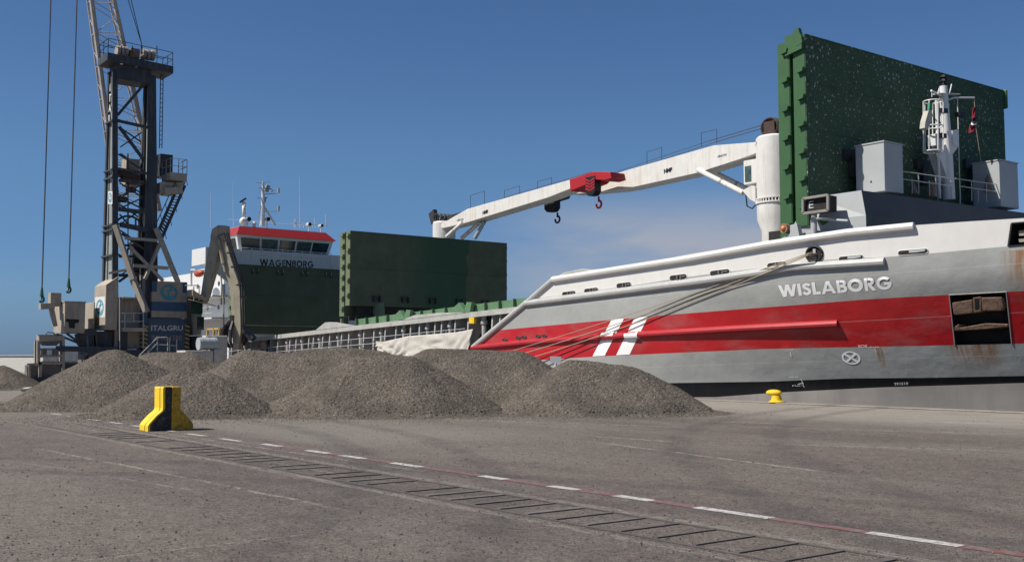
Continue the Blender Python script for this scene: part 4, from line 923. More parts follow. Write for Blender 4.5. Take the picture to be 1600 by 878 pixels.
for dx in (-1.2, .2, 1.4): mb.bar((p.x+dx, 35.8, 1), (p.x+dx, 35.8, 4.3), .14, .14)
mb.bar((p.x-1.4, 35.8, 4.2), (p.x+1.6, 35.8, 4.2), .14, .14); mb.bar((p.x-.6, 36.2, 2), (p.x+1.2, 36.2, 3), .5, .3); mb.build('gangway_frame', 'hz_dull', house)
mb = MB(); p = PY(311, 427, 36.2); mb.sphere(p, .5, sq=(1.8, .7, .7)); mb.build('lifeboat', 'lifeboat', house, smooth=True)
mb = MB(); mb.tube([PY(299,445,35.3), PY(299,422,35.3), PY(322,421,35.3)], .09, 6); mb.build('lifeboat_davit', 'clean_white', house)
# wheelhouse
XWf = XW-.35; y0 = PX(370, 372, XWf).y; y1 = PX(521, 380, XWf).y; zwb = PX(376, 392, XWf).z; zwt = PX(370, 366, XWf).z
wh = MB(); lean = .35
wh.add([(XWf-lean, y0+.35, zwb), (XWf-lean, y1-.35, zwb), (XWf, y1, zwt), (XWf, y0, zwt), (XWf-3.6, y0+.35, zwb), (XWf-3.6, y1-.35, zwb), (XWf-4, y1, zwt), (XWf-4, y0, zwt)], [(0,1,2,3), (4,0,3,7), (1,5,6,2), (5,4,7,6), (3,2,6,7)])
wh.box(XWf-3.6, XWf-lean, y0+.35, y1-.35, zt-.2, zwb-.001)
whp = wh.build('wheelhouse', 'clean_white', house)
def wface(u, v, out=.03):
    yb0, yb1 = y0+.35, y1-.35; z = zwb+(zwt-zwb)*v; ya = yb0+(y0-yb0)*v; yb = yb1+(y1-yb1)*v
    return Vector((XWf-lean+lean*v+out, ya+(yb-ya)*u, z))
edges = [(.035,.225), (.245,.415), (.435,.60), (.62,.775), (.79,.965)]
for i, (a, b_) in enumerate(edges):
    mb = MB(); q_ = [wface(a,.14), wface(b_,.14), wface(b_,.82), wface(a,.82)]; mb.prism(q_, (-.03, 0, 0)); mb.build('window', 'glass_far' if i in (1, 3) else 'glass', house)
for xa2, xb2 in ((XWf-1.7, XWf-.5), (XWf-3.5, XWf-1.95)):
    mb = MB(); sft = lambda x, v: Vector((x, y0+.35*(1-v)-.03, zwb+(zwt-zwb)*v)); mb.prism([sft(xa2+.1,.12), sft(xb2-.1,.12), sft(xb2,.82), sft(xa2,.82)], (0, .03, 0)); mb.build('window', 'glass', house)
mb = MB(); zrt = PX(372, 353, XWf).z
mb.add([(XWf+.25, y0-.1, zwt), (XWf+.25, y1+.15, zwt), (XWf-4.3, y1+.15, zwt), (XWf-4.3, y0-.1, zwt), (XWf-.35, y0+.35, zrt), (XWf-.35, y1-.55, zrt), (XWf-3.9, y1-.55, zrt), (XWf-3.9, y0+.35, zrt)], [(0,1,5,4), (1,2,6,5), (2,3,7,6), (3,0,4,7), (4,5,6,7), (3,2,1,0)])
mb.build('wheelhouse_roof', 'roof_red', house)
mb = MB(); mb.box(XWf-3.85, XWf-.4, y0+.4, y1-.6, zrt+.004, zrt+.05); mb.build('roof_bounce_slab', 'deck_grey', house)  # unseen grey slab added to keep red bounce off the masts
mb = MB()
ra, rb = PX(377, 388, XW).y, PX(517, 397, XW).y; zr0 = PX(377, 403, XW).z; zr1 = PX(377, 387, XW).z
for z in (zr1, (zr0+zr1)/2): mb.tube([(XW+.05, ra, z), (XW+.05, rb, z)], .025, 5)
for k in range(10): y = ra+(rb-ra)*k/9; mb.tube([(XW+.05, y, zr0), (XW+.05, y, zr1)], .03, 5)
mb.build('bridge_railing', 'clean_white', house)
mb = MB(); sign_on(mb, 'WAGENBORG', px_quad_on(lambda x, y: PX(x, y, XW+.02), (406,415), (490,419), (406,404.5), (490.5,408)), Vector((.003, 0, 0)), .2); mb.build('company_name', 'black', house, fix=False)
# bridge-top gear
XT = XWf-1.8
def pt(x, y): return PX(x, y, XT)
mb = MB(); mb.tube([pt(410,354), pt(411,318), pt(411,284)], [.22, .18, .1], 8); mb.tube([pt(407,354), pt(411,322)], .1, 6); mb.tube([pt(430,352), pt(412,322)], .1, 6); mm = mb.build('signal_mast', 'clean_white', house)
mb = MB()
for a, b_, r_ in (((403,293), (426,296), .05), ((401,309), (418,309), .05), ((412,304), (434,302), .04), ((412,331), (434,330), .03), ((400,286), (424,284), .03), ((404,340), (407,320), .03), ((424,300), (430,296), .04)): mb.tube([pt(*a), pt(*b_)], r_, 5)
mb.tube([pt(435,302), pt(435,294)], .12, 6); mb.tube([pt(435,330), pt(435,322)], .12, 6); mb.bar(pt(416,300), pt(419,290), .3, .3); mb.bar(pt(412,316), pt(413,308), .25, .3)
mb.build('signal_yard', 'deck_grey', house)
for (x_, y_, rp_, h_) in ((381,346,7.5,352), (381,318,3.5,340), (397,350,4,354)):
    mb = MB(); q1 = pt(x_, y_); mb.sphere(q1, rp_*.05*1.05); mb.tube([pt(x_, h_+2), q1], .16, 8); mb.build('radar_dome', 'clean_white', house, smooth=True)
mb = MB(); mb.tube([pt(381,340), pt(381,318)], .12, 6); mb.bar(pt(375,316), pt(384,310), .2, .15); mb.build('radar_scanner', 'dark', house)
for (x_, y_, r_) in ((387,343,4.3), (417,343,4), (482,351,3.6), (501,353,3)):
    mb = MB(); q1 = pt(x_, y_)+Vector((.3, 0, 0)); mb.tube([q1, q1-Vector((.5, 0, 0))], r_*.05, 12); mb.tube([q1-Vector((.25, 0, 0)), q1-Vector((.25, 0, .8))], .05, 6); s1 = mb.build('searchlight', 'clean_white', house, smooth='auto')
    mb = MB(); mb.tube([q1+Vector((.04, 0, 0)), q1+Vector((.01, 0, 0))], r_*.046, 12); mb.build('light_glass', 'black', house)
mb = MB()
for x_, y_ in ((330,300), (365,285), (469,275), (461,342), (463,342), (493,340), (510,335), (475,347), (489,349)): mb.tube([pt(x_, 356), pt(x_-1, y_)], [.035, .012] if y_ < 320 else .035, 5)
ra, rb = pt(455, 349).y, pt(512, 354).y; zq = pt(480, 350).z
mb.tube([(XT, ra, zq), (XT, rb, zq)], .025, 5); mb.tube([(XT-1.2, ra-5.5, zq), (XT-1.2, rb, zq)], .025, 5)
mb.build('whip_antenna', 'clean_white', house)
# ================================================ things on or around the ship
# flag
FL = thing('flag', 'small limp red, dark and white flag on the foremast halyard', 'flag', pm(1523, 190, .02))
for y0_, y1_, m_, x0_, x1_ in ((168,185,'flag_red',1519,1525), (183,193,'flag_blue',1519,1526), (191,196,'emblem_white',1517,1526), (195,207,'flag_red',1514,1525)):
    mb = MB(); mb.prism([pm(x0_+2, y0_, .02), pm(x1_, y0_, .02), pm(x1_-.5, y1_, .02), pm((x0_+x1_)/2, y1_-1, .12), pm(x0_, y1_+1, -.02)], (-.03, 0, 0)); mb.build('flag_panel', m_, FL)
mb = MB(); mb.prism([pm(*p, .65) for p in ((1451,173), (1456,172), (1455,190), (1450,203), (1445,200), (1446,190))], (-.25, 0, 0)); tag(mb.build('signal_shape', 'tarp'), 'white cloth bundle hanging on the foremast ladder cage', 'cloth')
mb = MB(); mb.prism([pm(*p, .65) for p in ((1453,161), (1457,161), (1457,172), (1452,172))], (-.1, 0, 0)); tag(mb.build('green_cloth', 'pale_green'), 'small green cloth tied inside the foremast ladder cage', 'cloth')
# tarpaulin draped over the rail
mb = MB(); NU, NV = 60, 16; vs = []
top_px = [(588,533), (600,534), (618,530), (640,525), (680,522), (715,519), (741,514)]
bot_px = [(594,548), (606,553), (622,556), (640,557), (680,558), (715,558), (733,556)]
def lerp_px(P, u):
    x = u*(len(P)-1); i = min(int(x), len(P)-2); f_ = x-i; return (P[i][0]*(1-f_)+P[i+1][0]*f_, P[i][1]*(1-f_)+P[i+1][1]*f_)
for j in range(NV+1):
    for i in range(NU+1):
        u, v = i/NU, j/NV; a = lerp_px(top_px, u); b_ = lerp_px(bot_px, u); p = PY(a[0]*(1-v)+b_[0]*v, a[1]*(1-v)+b_[1]*v, 34.9)
        fold = .16*math.sin(u*30+v*2.2+3*noise.noise(Vector((u*4, v*2, 0))))*(.3+v)+.09*noise.noise(Vector((u*9, v*3, 2)))
        p.y = 34.86-abs(fold)-.05*v; vs.append(p)
mb.add(vs, [(j*(NU+1)+i, j*(NU+1)+i+1, (j+1)*(NU+1)+i+1, (j+1)*(NU+1)+i) for j in range(NV) for i in range(NU)])
o = mb.build('tarpaulin', 'tarp', smooth=True, fix=False); so = o.modifiers.new('solid', 'SOLIDIFY'); so.thickness = .01
tag(o, 'dirty white tarpaulin draped over the ship rail above the gravel', 'tarpaulin')
# mooring ropes from the round chock to a bollard behind the heaps
def rope(pts, label, r=.02):
    mb = MB(); mb.tube(pts, r, 6); tag(mb.build('mooring_rope', 'rope', smooth=True), label, 'rope', 'mooring ropes from the round chock')
BOL = Vector((-45.2, 32.9, .35)); CHK = on_hull(1274, 398, .42)
def sag(a, b, s, n=24): return [a.lerp(b, k/n)-Vector((0, 0, s*4*(k/n)*(1-k/n))) for k in range(n+1)]
E1 = PY(822, 541, 34.45); E2 = PY(822, 550, 34.5); E3 = PY(832, 557, 34.55)
INN = on_hull(1279, 396, -.3)
rope([INN]+sag(CHK+Vector((0,0,.04)), E1+(E1-CHK)*.06, .10), 'uppermost mooring rope running down from the round chock', .018)
rope([INN]+sag(CHK, E2+(E2-CHK)*.06, .16), 'middle mooring rope running down from the round chock', .022)
rope([INN]+sag(CHK-Vector((.03,0,.05)), E3+(E3-CHK)*.06, .2), 'lowest mooring rope running down from the round chock', .022)
# bollards
def bollard(p, label):
    t = thing('bollard', label, 'bollard', p, 'yellow mooring bollards'); x, y = p[0], p[1]
    mb = MB(); mb.tube([(x, y, .04), (x, y, .07), (x, y, .12), (x+.0, y, .30)], [.30, .30, .21, .17], 16); mb.build('post', 'yellow', t, smooth='auto')
    mb = MB(); mb.sphere((x-.12, y, .40), .2, 14, 8, sq=(1.75, 1.0, .62)); mb.build('head', 'yellow', t, smooth=True)
pb = PZ(1213, 630); bollard((pb.x, 33.25, .0), 'squat yellow bollard on the quay edge below the black waterline of the ship')
# sign
ps_ = PD(868, 562, 40.5)
SG = thing('sign_board', 'small plain white sign on a post behind the rightmost gravel heap', 'sign', (ps_.x, ps_.y, 0))
a = RT; mb = MB(); q_ = [ps_+RT*sx_*.2+Vector((0,0,sz_*.12)) for sx_, sz_ in ((-1,-1), (1,-1), (1,1), (-1,1))]; mb.prism(q_, FW*.03); mb.build('panel', 'clean_white', SG)
mb = MB(); mb.bar((ps_.x-.02, ps_.y+.02, 0), (ps_.x-.02, ps_.y+.02, ps_.z-.12), .08, .08); mb.build('post', 'clean_white', SG)
# ---- jersey barrier end piece
W_ = Vector((0, 1, 0)); E_ = Vector((-1, 0, 0)); B0 = PZ(231.5, 674); BW = PX(302, 669, B0.x).y-B0.y; KB = BW/1.12; BL = .62
JB = thing('concrete_barrier', 'yellow and black painted concrete barrier end standing alone on the quay', 'barrier', B0+W_*.55)
half = [(u*KB, z) for u, z in [(0,0), (0,.13), (.03,.18), (.20,.36), (.34,.47), (.36,.53), (.35,1.0), (.37,1.03)]]
L_ = [(u*1.0, z) for u, z in half]; Rr = [(BW-u*.93, z) for u, z in reversed(half)]
def jersey(u0, u1, e0, e1, mi_name, name):
    import itertools
    P = L_+Rr
    def clip(P, c, keep_less):
        out = []
        for i in range(len(P)):
            a, b_ = P[i], P[(i+1) % len(P)]; ia = (a[0] <= c) == keep_less; ib = (b_[0] <= c) == keep_less
            if ia: out.append(a)
            if ia != ib: t = (c-a[0])/(b_[0]-a[0]); out.append((c, a[1]+(b_[1]-a[1])*t))
        return out
    if u1 < BW: P = clip(P, u1, True)
    if u0 > 0: P = clip(P, u0, False)
    mb = MB(); mb.prism([B0+W_*u+Vector((0,0,z))+E_*e0 for u, z in P], E_*(e1-e0)); return mb.build(name, mi_name, JB, bevel=.012)
def chips(a, b_, amt):
    def f(t, co, out):
        n = nnoise(t, co, (1, 1, 1), 7, 8, .75); n2 = nnoise(t, co, (1, 1, 1), 30, 3, .7)
        out = nmix(t, nmap(t, n, .52, .60, 0, amt), out, a); return nmix(t, nmap(t, n2, .56, .66, 0, amt*.7), out, b_)
    return f
M['b_yellow'] = mat('chipped yellow paint', (.60, .34, .02), .6, var=.2, scale=6, bump=1, bscale=14, extra=chips((.30, .15, .03), (.10, .07, .035), .85))
M['b_yellow2'] = mat('bright yellow paint', (.78, .52, .02), .5, var=.08, scale=6, bump=.3, bscale=20)
M['b_black'] = mat('chipped black paint', (.022, .021, .024), .55, var=.3, scale=6, bump=1, bscale=14, extra=chips((.14, .10, .085), (.12, .1, .09), .8))
jersey(0, .57*KB, .012, .20, 'b_black', 'block'); jersey(.57*KB, 9, .0, .20, 'b_yellow', 'block')
jersey(0, 9, .203, .26, 'b_black', 'block'); jersey(0, 9, .262, BL, 'b_yellow2', 'block')
mb = MB()
for i in range(len(half)-1):
    (u0, z0), (u1, z1) = half[i], half[i+1]
    a = B0+W_*(u0-.008)+Vector((0,0,z0)); b_ = B0+W_*(u1-.008)+Vector((0,0,z1)); mb.add([a+E_*.0, b_+E_*.0, b_+E_*.19, a+E_*.19, a+W_*.05, b_+W_*.05], [(0,1,2,3), (0,4,5,1)])
mb.build('edge_stripe', 'b_yellow2', JB)
mb = MB(); vs2 = []; fs2 = []; rnd = random.Random(3)
# ================================================ HARBOUR CRANE
XC = -80.0
HC = thing('harbour_crane', 'tall blue-grey and cream mobile harbour crane with lattice boom, standing left on the quay', 'crane', (-82, 26, 0))
def ph(x, y, dx=0): return PX(x, y, XC+dx)
def hbox(name, m, xl, xc, xr, yt, yb, dx=0, bevel=.02, back=None, parent=None):
    mb = MB(); v = cornerbox(mb, xl, xc, xr, yt, yb, XC+dx, back=back); o = mb.build(name, m, parent or HC, bevel=bevel); return v, o
# side frames of the tower: front post, rear post, web panel
def side_frame(yo_t, yi_t, yo_b, yi_b, zb_, zt_, xd_t, xd_b, nm):
    mb = MB()
    def seg(y0t, y1t, y0b, y1b, xt0, xt1, xb0, xb1, mi):
        mb.add([(xb0, y0b, zb_), (xb1, y0b, zb_), (xb1, y1b, zb_), (xb0, y1b, zb_), (xt0, y0t, zt_), (xt1, y0t, zt_), (xt1, y1t, zt_), (xt0, y1t, zt_)], [(0,3,2,1), (4,5,6,7), (0,1,5,4), (1,2,6,5), (2,3,7,6), (3,0,4,7)], mi)
    seg(yo_t, yi_t, yo_b, yi_b, XC-.22, XC, XC-.22, XC, 0)
    seg(yo_t, yi_t, yo_b, yi_b, XC-xd_t, XC-xd_t+.3, XC-xd_b, XC-xd_b+.35, 0)
    seg(yo_t+.14, yo_t+.3, yo_b+.14, yo_b+.3, XC-xd_t+.301, XC-.221, XC-xd_b+.351, XC-.221, 1)
    seg(yo_t+.1, yo_t+.139, yo_b+.1, yo_b+.139, XC-xd_t*.68, XC-xd_t*.6, XC-xd_b*.68, XC-xd_b*.6, 0)
    return mb.build('tower_leg', ['tower', 'tower_panel'], HC)
ytL = ph(176,110); ybL = ph(175,440)
zT = ph(176,108).z; zB = ph(176,515).z
side_frame(ph(176,110).y, ph(184,110).y, ph(178,440).y, ph(187,440).y, zB, zT, 1.2, 2.9, 'L')
side_frame(ph(233,115).y, ph(244,115).y, ph(229,440).y, ph(249,440).y, zB, zT, 1.2, 2.6, 'R')
mb = MB()
for y_ in (188, 264, 276, 350, 358, 398): 
    a = ph(170, y_, .05); mb.bar(ph(175,y_,.04), ph(187,y_,.04), .1, .14); mb.bar(ph(176,y_,.04)+Vector((0,.02,0)), ph(176,y_,.04)+Vector((-1.2-(y_-110)*.0048,.0,0)), .14, .12)
mb.build('leg_collar', 'tower', HC)
mb = MB()
def brace(a, b_, w_=.16, dx=-.1): mb.bar(ph(*a, dx), ph(*b_, dx), w_, w_)
for a, b_, w_ in (((184,180), (237,118), .18), ((184,189), (233,200), .2), ((186,198), (226,252), .2), ((185,264), (239,273), .18), ((185,241), (226,268), .1), ((186,282), (225,285), .22), ((187,307), (225,287), .1), ((187,286), (225,310), .1), ((186,327), (225,332), .28), ((187,326), (225,308), .1), ((187,309), (226,328), .1), ((188,351), (232,360), .34), ((187,335), (200,350), .1), ((186,400), (235,402), .18), ((187,402), (205,385), .14), ((186,440), (245,398), .16), ((190,365), (240,400), .14), ((186,430), (220,430), .22), ((200,352), (200,332), .1), ((212,340), (212,352), .1)): brace(a, b_, w_)
for k in range(6):
    y_ = 200+k*40; mb.bar(ph(188, y_, -2.2), ph(232, y_+30, -2.2), .09, .09); mb.bar(ph(232, y_, -2.2), ph(188, y_+30, -2.2), .09, .09)
mb.build('tower_bracing', 'tower', HC)
mb = MB(); mb.box(XC-2.4, XC-1.2, ph(205,300).y, ph(226,300).y, ph(205,285).z, ph(205,243).z); mb.build('control_cabinet', 'tan', HC, bevel=.03)
mb = MB()
for k, (x_, y_) in enumerate(((190,271), (196,275), (203,277), (210,279), (190,312), (204,297))): q_ = ph(x_, y_, -.8); mb.tube([q_-Vector((0,.3,0)), q_+Vector((0,.35,0))], .32 if k < 4 else .22, 10)
mb.tube([ph(200,240,-.6), ph(200,340,-.6)], .05, 6); mb.tube([ph(200,340,-.6), ph(200,430,-.6)], .04, 6); mb.build('cable_drum', mat('rusty drum', (.11, .06, .045), .8, var=.4, scale=6), HC)
mb = MB(); c_ = ph(201, 365, -.9); mb.tube([c_-Vector((0,0,0))+Vector((0, math.cos(t)*1.1, math.sin(t)*1.1+.2)) for t in [math.pi*2*k/24 for k in range(25)]], .08, 6); mb.box(XC-2.2, XC-1.2, ph(218,400).y, ph(232,400).y, ph(232,425).z, ph(232,372).z); mb.build('slewing_gear', 'tower', HC)
for x_ in (190, 213, 226):
    mb = MB(); mb.sphere(ph(x_, 97+(x_-180)*.17, .2), .14, 8, 6); mb.build('platform_lamp', 'emblem_white', HC, smooth=True)
for k in range(3):
    mb = MB(); mb.tube([ph(226+k*1.6, 120, -.9), ph(225+k*1.6, 240, -.9), ph(222+k*2, 345, -1.0), ph(220+k*3, 430, -1.0)], .04, 5); mb.build('cable', 'cable', HC)
# lettering down the leg and the emblem plate
mb = MB()
Yl = ph(176,150).y+.02
def legm(x, y): 
    q_ = PY(x, y, Yl+.05); return q_
for i, ch_ in enumerate('ITAL'):
    y_ = 131+i*16.3; a_ = 171.2
    f_ = px_quad_on(legm, (a_-1.6+(0.9 if ch_=='I' else 0), y_+12), (a_+2.4-(1.2 if ch_=='I' else 0), y_+12), (a_-1.6+(0.9 if ch_=='I' else 0), y_), (a_+2.4-(1.2 if ch_=='I' else 0), y_)); text_on(mb, ch_, f_, .03)
mb.build('lettering', 'emblem_white', HC, fix=False)
mb = MB(); q_ = [legm(*p) for p in ((168.5,319), (175.5,319), (175.5,299), (169,299))]; mb.prism(q_, (0, .01, 0)); pl_ = mb.build('emblem_plate', 'emblem_white', HC)
def emblem(mapper, parent):
    """ring round a slanted anchor-like figure on the unit square"""
    mb = MB(); n = 28
    def ring(r0, r1, k0=0, k1=n):
        for k in range(k0, k1):
            t0_, t1_ = 2*math.pi*k/n, 2*math.pi*(k+1)/n
            mb.add([mapper(.5+math.cos(t)*r_*.5, .5+math.sin(t)*r_*.5) for t, r_ in ((t0_, r0), (t1_, r0), (t1_, r1), (t0_, r1))], [(0,1,2,3)])
    ring(1, .93); ring(.88, .72)
    def st(a, b_, w_):
        d = Vector((b_[0]-a[0], b_[1]-a[1])).normalized(); nn = Vector((-d.y, d.x))*w_/2
        mb.add([mapper(p[0]+s_*nn.x, p[1]+s_*nn.y) for p, s_ in ((a, -1), (b_, -1), (b_, 1), (a, 1))], [(0,1,2,3)])
    st((.40,.14), (.62,.86), .10); st((.34,.58), (.86,.70), .07)
    P = [(.18,.42), (.28,.25), (.45,.18), (.62,.24), (.74,.38)]
    for a, b_ in zip(P, P[1:]): st(a, b_, .09)
    return mb.build('emblem', 'teal', parent, fix=False)
emblem(lambda u, v: px_quad_on(legm, (169.2,317), (175,317), (169.4,301), (175,301))(u, v)-Vector((0,.004,0)), HC)
# top platform with sheaves and rail
pa = ph(168, 80, .3); pb_ = ph(271, 103, .3)
mb = MB(); PXX = XC+.5; q_ = PX(168, 82, PXX); q2 = PX(271, 104, PXX); xbk = PY(153, 93, q_.y).x
mb.add([(xbk, q_.y, q_.z-.0), (PXX, q_.y, q_.z), (PXX, q2.y, q2.z), (xbk, q2.y, q2.z), (xbk, q_.y, q_.z-.55), (PXX, q_.y, q_.z-.55), (PXX, q2.y, q2.z-.55), (xbk, q2.y, q2.z-.55)], [(0,1,2,3), (4,7,6,5), (0,4,5,1), (1,5,6,2), (2,6,7,3), (3,7,4,0)])
mb.box(XC-1.6, XC+.1, ph(182,115).y, ph(236,115).y, q2.z-1.5, q2.z-.3); tp = mb.build('top_platform', 'tower', HC)
mb = MB(); hr = 1.05
cs = [Vector((xbk+.1, q_.y+.05, q_.z)), Vector((PXX-.05, q_.y+.05, q_.z)), Vector((PXX-.05, q2.y-.05, q2.z)), Vector((xbk+.1, q2.y-.05, q2.z))]
for a, b_ in zip(cs, cs[1:]+cs[:1]):
    for h in (hr, hr*.5): mb.tube([a+Vector((0,0,h)), b_+Vector((0,0,h))], .03, 5)
    n = max(2, int((b_-a).length/1.1))
    for k in range(n): p = a.lerp(b_, k/n); mb.tube([p, p+Vector((0,0,hr))], .03, 5)
mb.build('platform_rail', 'tower', tp)
for x_ in (184, 190, 196, 224, 231, 238):
    mb = MB(); c_ = ph(x_, 80+(x_-180)*.12, -.6); mb.tube([c_-Vector((0,.11,0)), c_+Vector((0,.11,0))], .42, 16); mb.build('sheave', 'tan', tp, smooth='auto')
mb = MB(); mb.box(XC-1.2, XC-.2, ph(206,80).y, ph(220,80).y, ph(206,88).z, ph(206,74).z); mb.build('sheave_motor', 'rust', tp)
mb = MB()
for x_ in (190, 207, 222, 245): mb.tube([ph(x_,86,-.2), ph(x_,72,-.2)], .04, 5)
mb.build('rail_post', 'tower', tp)
# rear ladder of the right leg
mb = MB()
for x_ in (251, 255): mb.tube([ph(x_,115,-.5), ph(x_-2,232,-.5)], .035, 5)
for k in range(16): y_ = 118+k*7.2; mb.tube([ph(251-k*.12,y_,-.5), ph(255-k*.12,y_,-.5)], .025, 5)
mb.build('ladder', 'tower', HC)
# operator cabin, its balcony and the stair
hbox('operator_cabin', 'tower', 240, 250, 270, 240, 275, -1.4, parent=HC)
mb = MB(); a = ph(250,278,.6); z0 = ph(265,278,.6).z; yy0, yy1 = ph(266,278,.6).y, ph(292,278,.6).y; mb.box(XC-1.2, XC+.6, yy0, yy1, z0-.1, z0+.42); mb.bar(ph(255,300,0), ph(282,298,0), .9, .5); mb.prism([ph(250,285), ph(290,285), ph(283,294), ph(270,305), ph(250,302)], (-1., 0, 0)); mb.build('cabin_balcony', 'tan', HC)
mb = MB()
for h in (.42, .95, 1.5):
    mb.tube([(XC-1.2, yy0, z0+h), (XC+.58, yy0+.02, z0+h), (XC+.58, yy1-.02, z0+h), (XC-1.2, yy1-.02, z0+h)], .03, 5)
for (x_, y_) in ((XC-1.2, yy0), (XC-.3, yy0), (XC+.58, yy0), (XC+.58, (yy0+yy1)/2), (XC+.58, yy1), (XC-.3, yy1), (XC-1.2, yy1)): mb.tube([(x_, y_, z0+.3), (x_, y_, z0+1.5)], .03, 5)
mb.build('balcony_rail', 'tan', HC)
mb = MB()
for a, b_ in (((277,294), (247,362)), ((289,290), (253,372))): mb.bar(ph(*a), ph(*b_), .12, .2)
for k in range(17): t = (k+.5)/17; mb.bar(ph(277-30*t, 294+68*t, -.05), ph(289-36*t, 290+82*t, -.05), .3, .05)
for a, b_ in (((274,284), (243,352)), ((291,280), (258,364))):
    mb.tube([ph(*a), ph(*b_)], .035, 5)
    for k in range(5): t = k/4; mb.tube([ph(a[0]+(b_[0]-a[0])*t, a[1]+(b_[1]-a[1])*t), ph(a[0]+(b_[0]-a[0])*t+2, a[1]+(b_[1]-a[1])*t+10)], .025, 5)
mb.build('stair', 'tower', HC)
# A-frame (derricking struts) in front
mb = MB()
for a, b_, w_ in (((180,352), (208,437), .42), ((208,437), (229,487), .42), ((244,357), (278,441), .42)): mb.bar(ph(*a, .3), ph(*b_, 1.2), w_, w_*.8)
mb.build('strut', 'tan', HC)
mb = MB()
for a, b_, w_ in (((202,385), (255,439), .22), ((250,380), (226,436), .22), ((208,415), (263,419), .24), ((195,372), (246,376), .2), ((170,427), (200,421), .16), ((219,418), (219,438), .1)): mb.bar(ph(*a, .5), ph(*b_, .9), w_, w_)
mb.build('strut_cross', 'tan', HC)
# lattice boom
def bm(x, y, X=-83.5): return PX(x, y, X)
bl0, bl1 = bm(186,330), bm(143,0); br0, br1 = bm(250,330), bm(178,0)
dl = (bl1-bl0); dr = (br1-br0)
tipL = bl1+dl*.92; tipR = br1+dr*.98-Vector((0,0,0)); tipR = tipL+Vector((0, .7, 0.3))
mb = MB(); dX = Vector((-1.0, 0, 0))
chords = [(bl0, bl1, tipL), (br0, br1, tipR), (bl0+dX, bl1+dX, tipL+dX*.5), (br0+dX, br1+dX, tipR+dX*.5)]
for ic, ch_ in enumerate(chords): mb.tube(list(ch_), [.19, .19, .12] if ic < 2 else [.07, .07, .05], 8)
mb.build('boom_chord', 'tan_boom', HC, smooth='auto')
mb = MB(); n = 26
def cp(ch_, t): 
    return ch_[0].lerp(ch_[1], t*2) if t < .5 else ch_[1].lerp(ch_[2], t*2-1)
for i in range(n):
    t0_, t1_ = i/n, (i+1)/n
    for (u, v_) in ((0,1), (2,3), (0,2), (1,3)):
        a, b_ = (u, v_) if i % 2 else (v_, u)
        mb.tube([cp(chords[a], t0_), cp(chords[b_], t1_)], .032, 5)
        if i % 2: mb.tube([cp(chords[u], t0_), cp(chords[v_], t0_)], .032, 5)
mb.build('boom_lacing', 'tan_boom', HC)
mb = MB(); tc_ = (tipL+tipR)/2; mb.tube([tc_-Vector((.3,0,-.2)), tc_+Vector((.2,0,.2))], .8, 16)
# forked boom nose over the two rope falls
R1 = ph(65, 470); R2 = ph(107, 455); zt_ = tipL.z-.5
for rr_ in (R1, R2): mb.bar(tc_, Vector((rr_.x, rr_.y, zt_)), .25, .3)
mb.build('boom_head', 'tan_boom', HC)
mb = MB()
for rr_ in (R1, R2): mb.tube([rr_, Vector((rr_.x, rr_.y, zt_))], .045, 6)
for dx in (0, 1.5): a = ph(222,72,-.6); mb.tube([a, a+(ph(200,0,-.6)-a)*2.4+Vector((dx*.2, dx*.3, 0))], .03, 5)
mb.build('hoist_rope', 'cable', HC)
for rr_ in (R1, R2):
    mb = MB(); mb.tube([rr_+Vector((0,0,.9)), rr_+Vector((0,0,.3))], [.07, .14], 8); mb.tube([rr_+Vector((0, math.sin(t)*.15, math.cos(t)*.2+.1)) for t in [R(v) for v in range(-20, 260, 20)]], .07, 6); mb.build('hook', mat('green shackle', (.03, .09, .05), .6), HC)
# machinery house pieces
v, o_ = hbox('counterweight', 'tan', 84, 101, 133, 472, 520, 0)
mb = MB(); a = ph(104,500,.01); q_ = [ph(*p, .01) for p in ((103,498), (124,499), (123,504), (117,505), (117,513), (108,512), (107,503), (103,503))]; mb.prism(q_, (-.02, 0, 0)); mb.build('oil_stain_vent', 'void', o_)
mb = MB(); mb.box(v[0]-.03, v[1]+.04, v[2]-.04, v[3]+.04, v[5]+.002, v[5]+.08); mb.build('lid', 'tan', o_)
v, o_ = hbox('winch_housing', 'tan', 75, 79, 96, 457, 478, -.8); mb = MB(); mb.bar(ph(62,479,-.8), ph(84,478,-.8), .6, .4); mb.bar(ph(80,480,-.8), ph(86,510,-.8), .3, .3); mb.build('winch_arm', 'tan', o_)
hbox('machinery_house', 'tan', 134, 146, 148, 472, 516, -1.2, back=3.6)
v, o_ = hbox('emblem_cabinet', 'tan', 147, 165, 184, 445, 515, .3)
mb = MB(); x0_, x1_, y0_, y1_, z0_, z1_ = v; mb.add([(x0_, y0_, z1_), (x1_, y0_, z1_), (x1_, y1_, z1_+.65), (x0_, y1_, z1_+.65), (x1_, y1_, z1_), (x0_, y1_, z1_)], [(0,1,2,3), (1,4,2), (0,3,5), (4,5,3,2)]); mb.build('cabinet_roof', 'tan', o_)
def em1(x, y): return PY(x, y, y0_-.014)
q_ = [PY(*p, y0_-.008) for p in ((148.5,496), (164,495.5), (164,463), (148.5,464.5))]; mb = MB(); mb.prism(q_, (0,.006,0)); mb.build('emblem_plate', 'emblem_white', o_)
emblem(px_quad_on(em1, (150,494), (162,494), (150,468), (162,467)), o_)
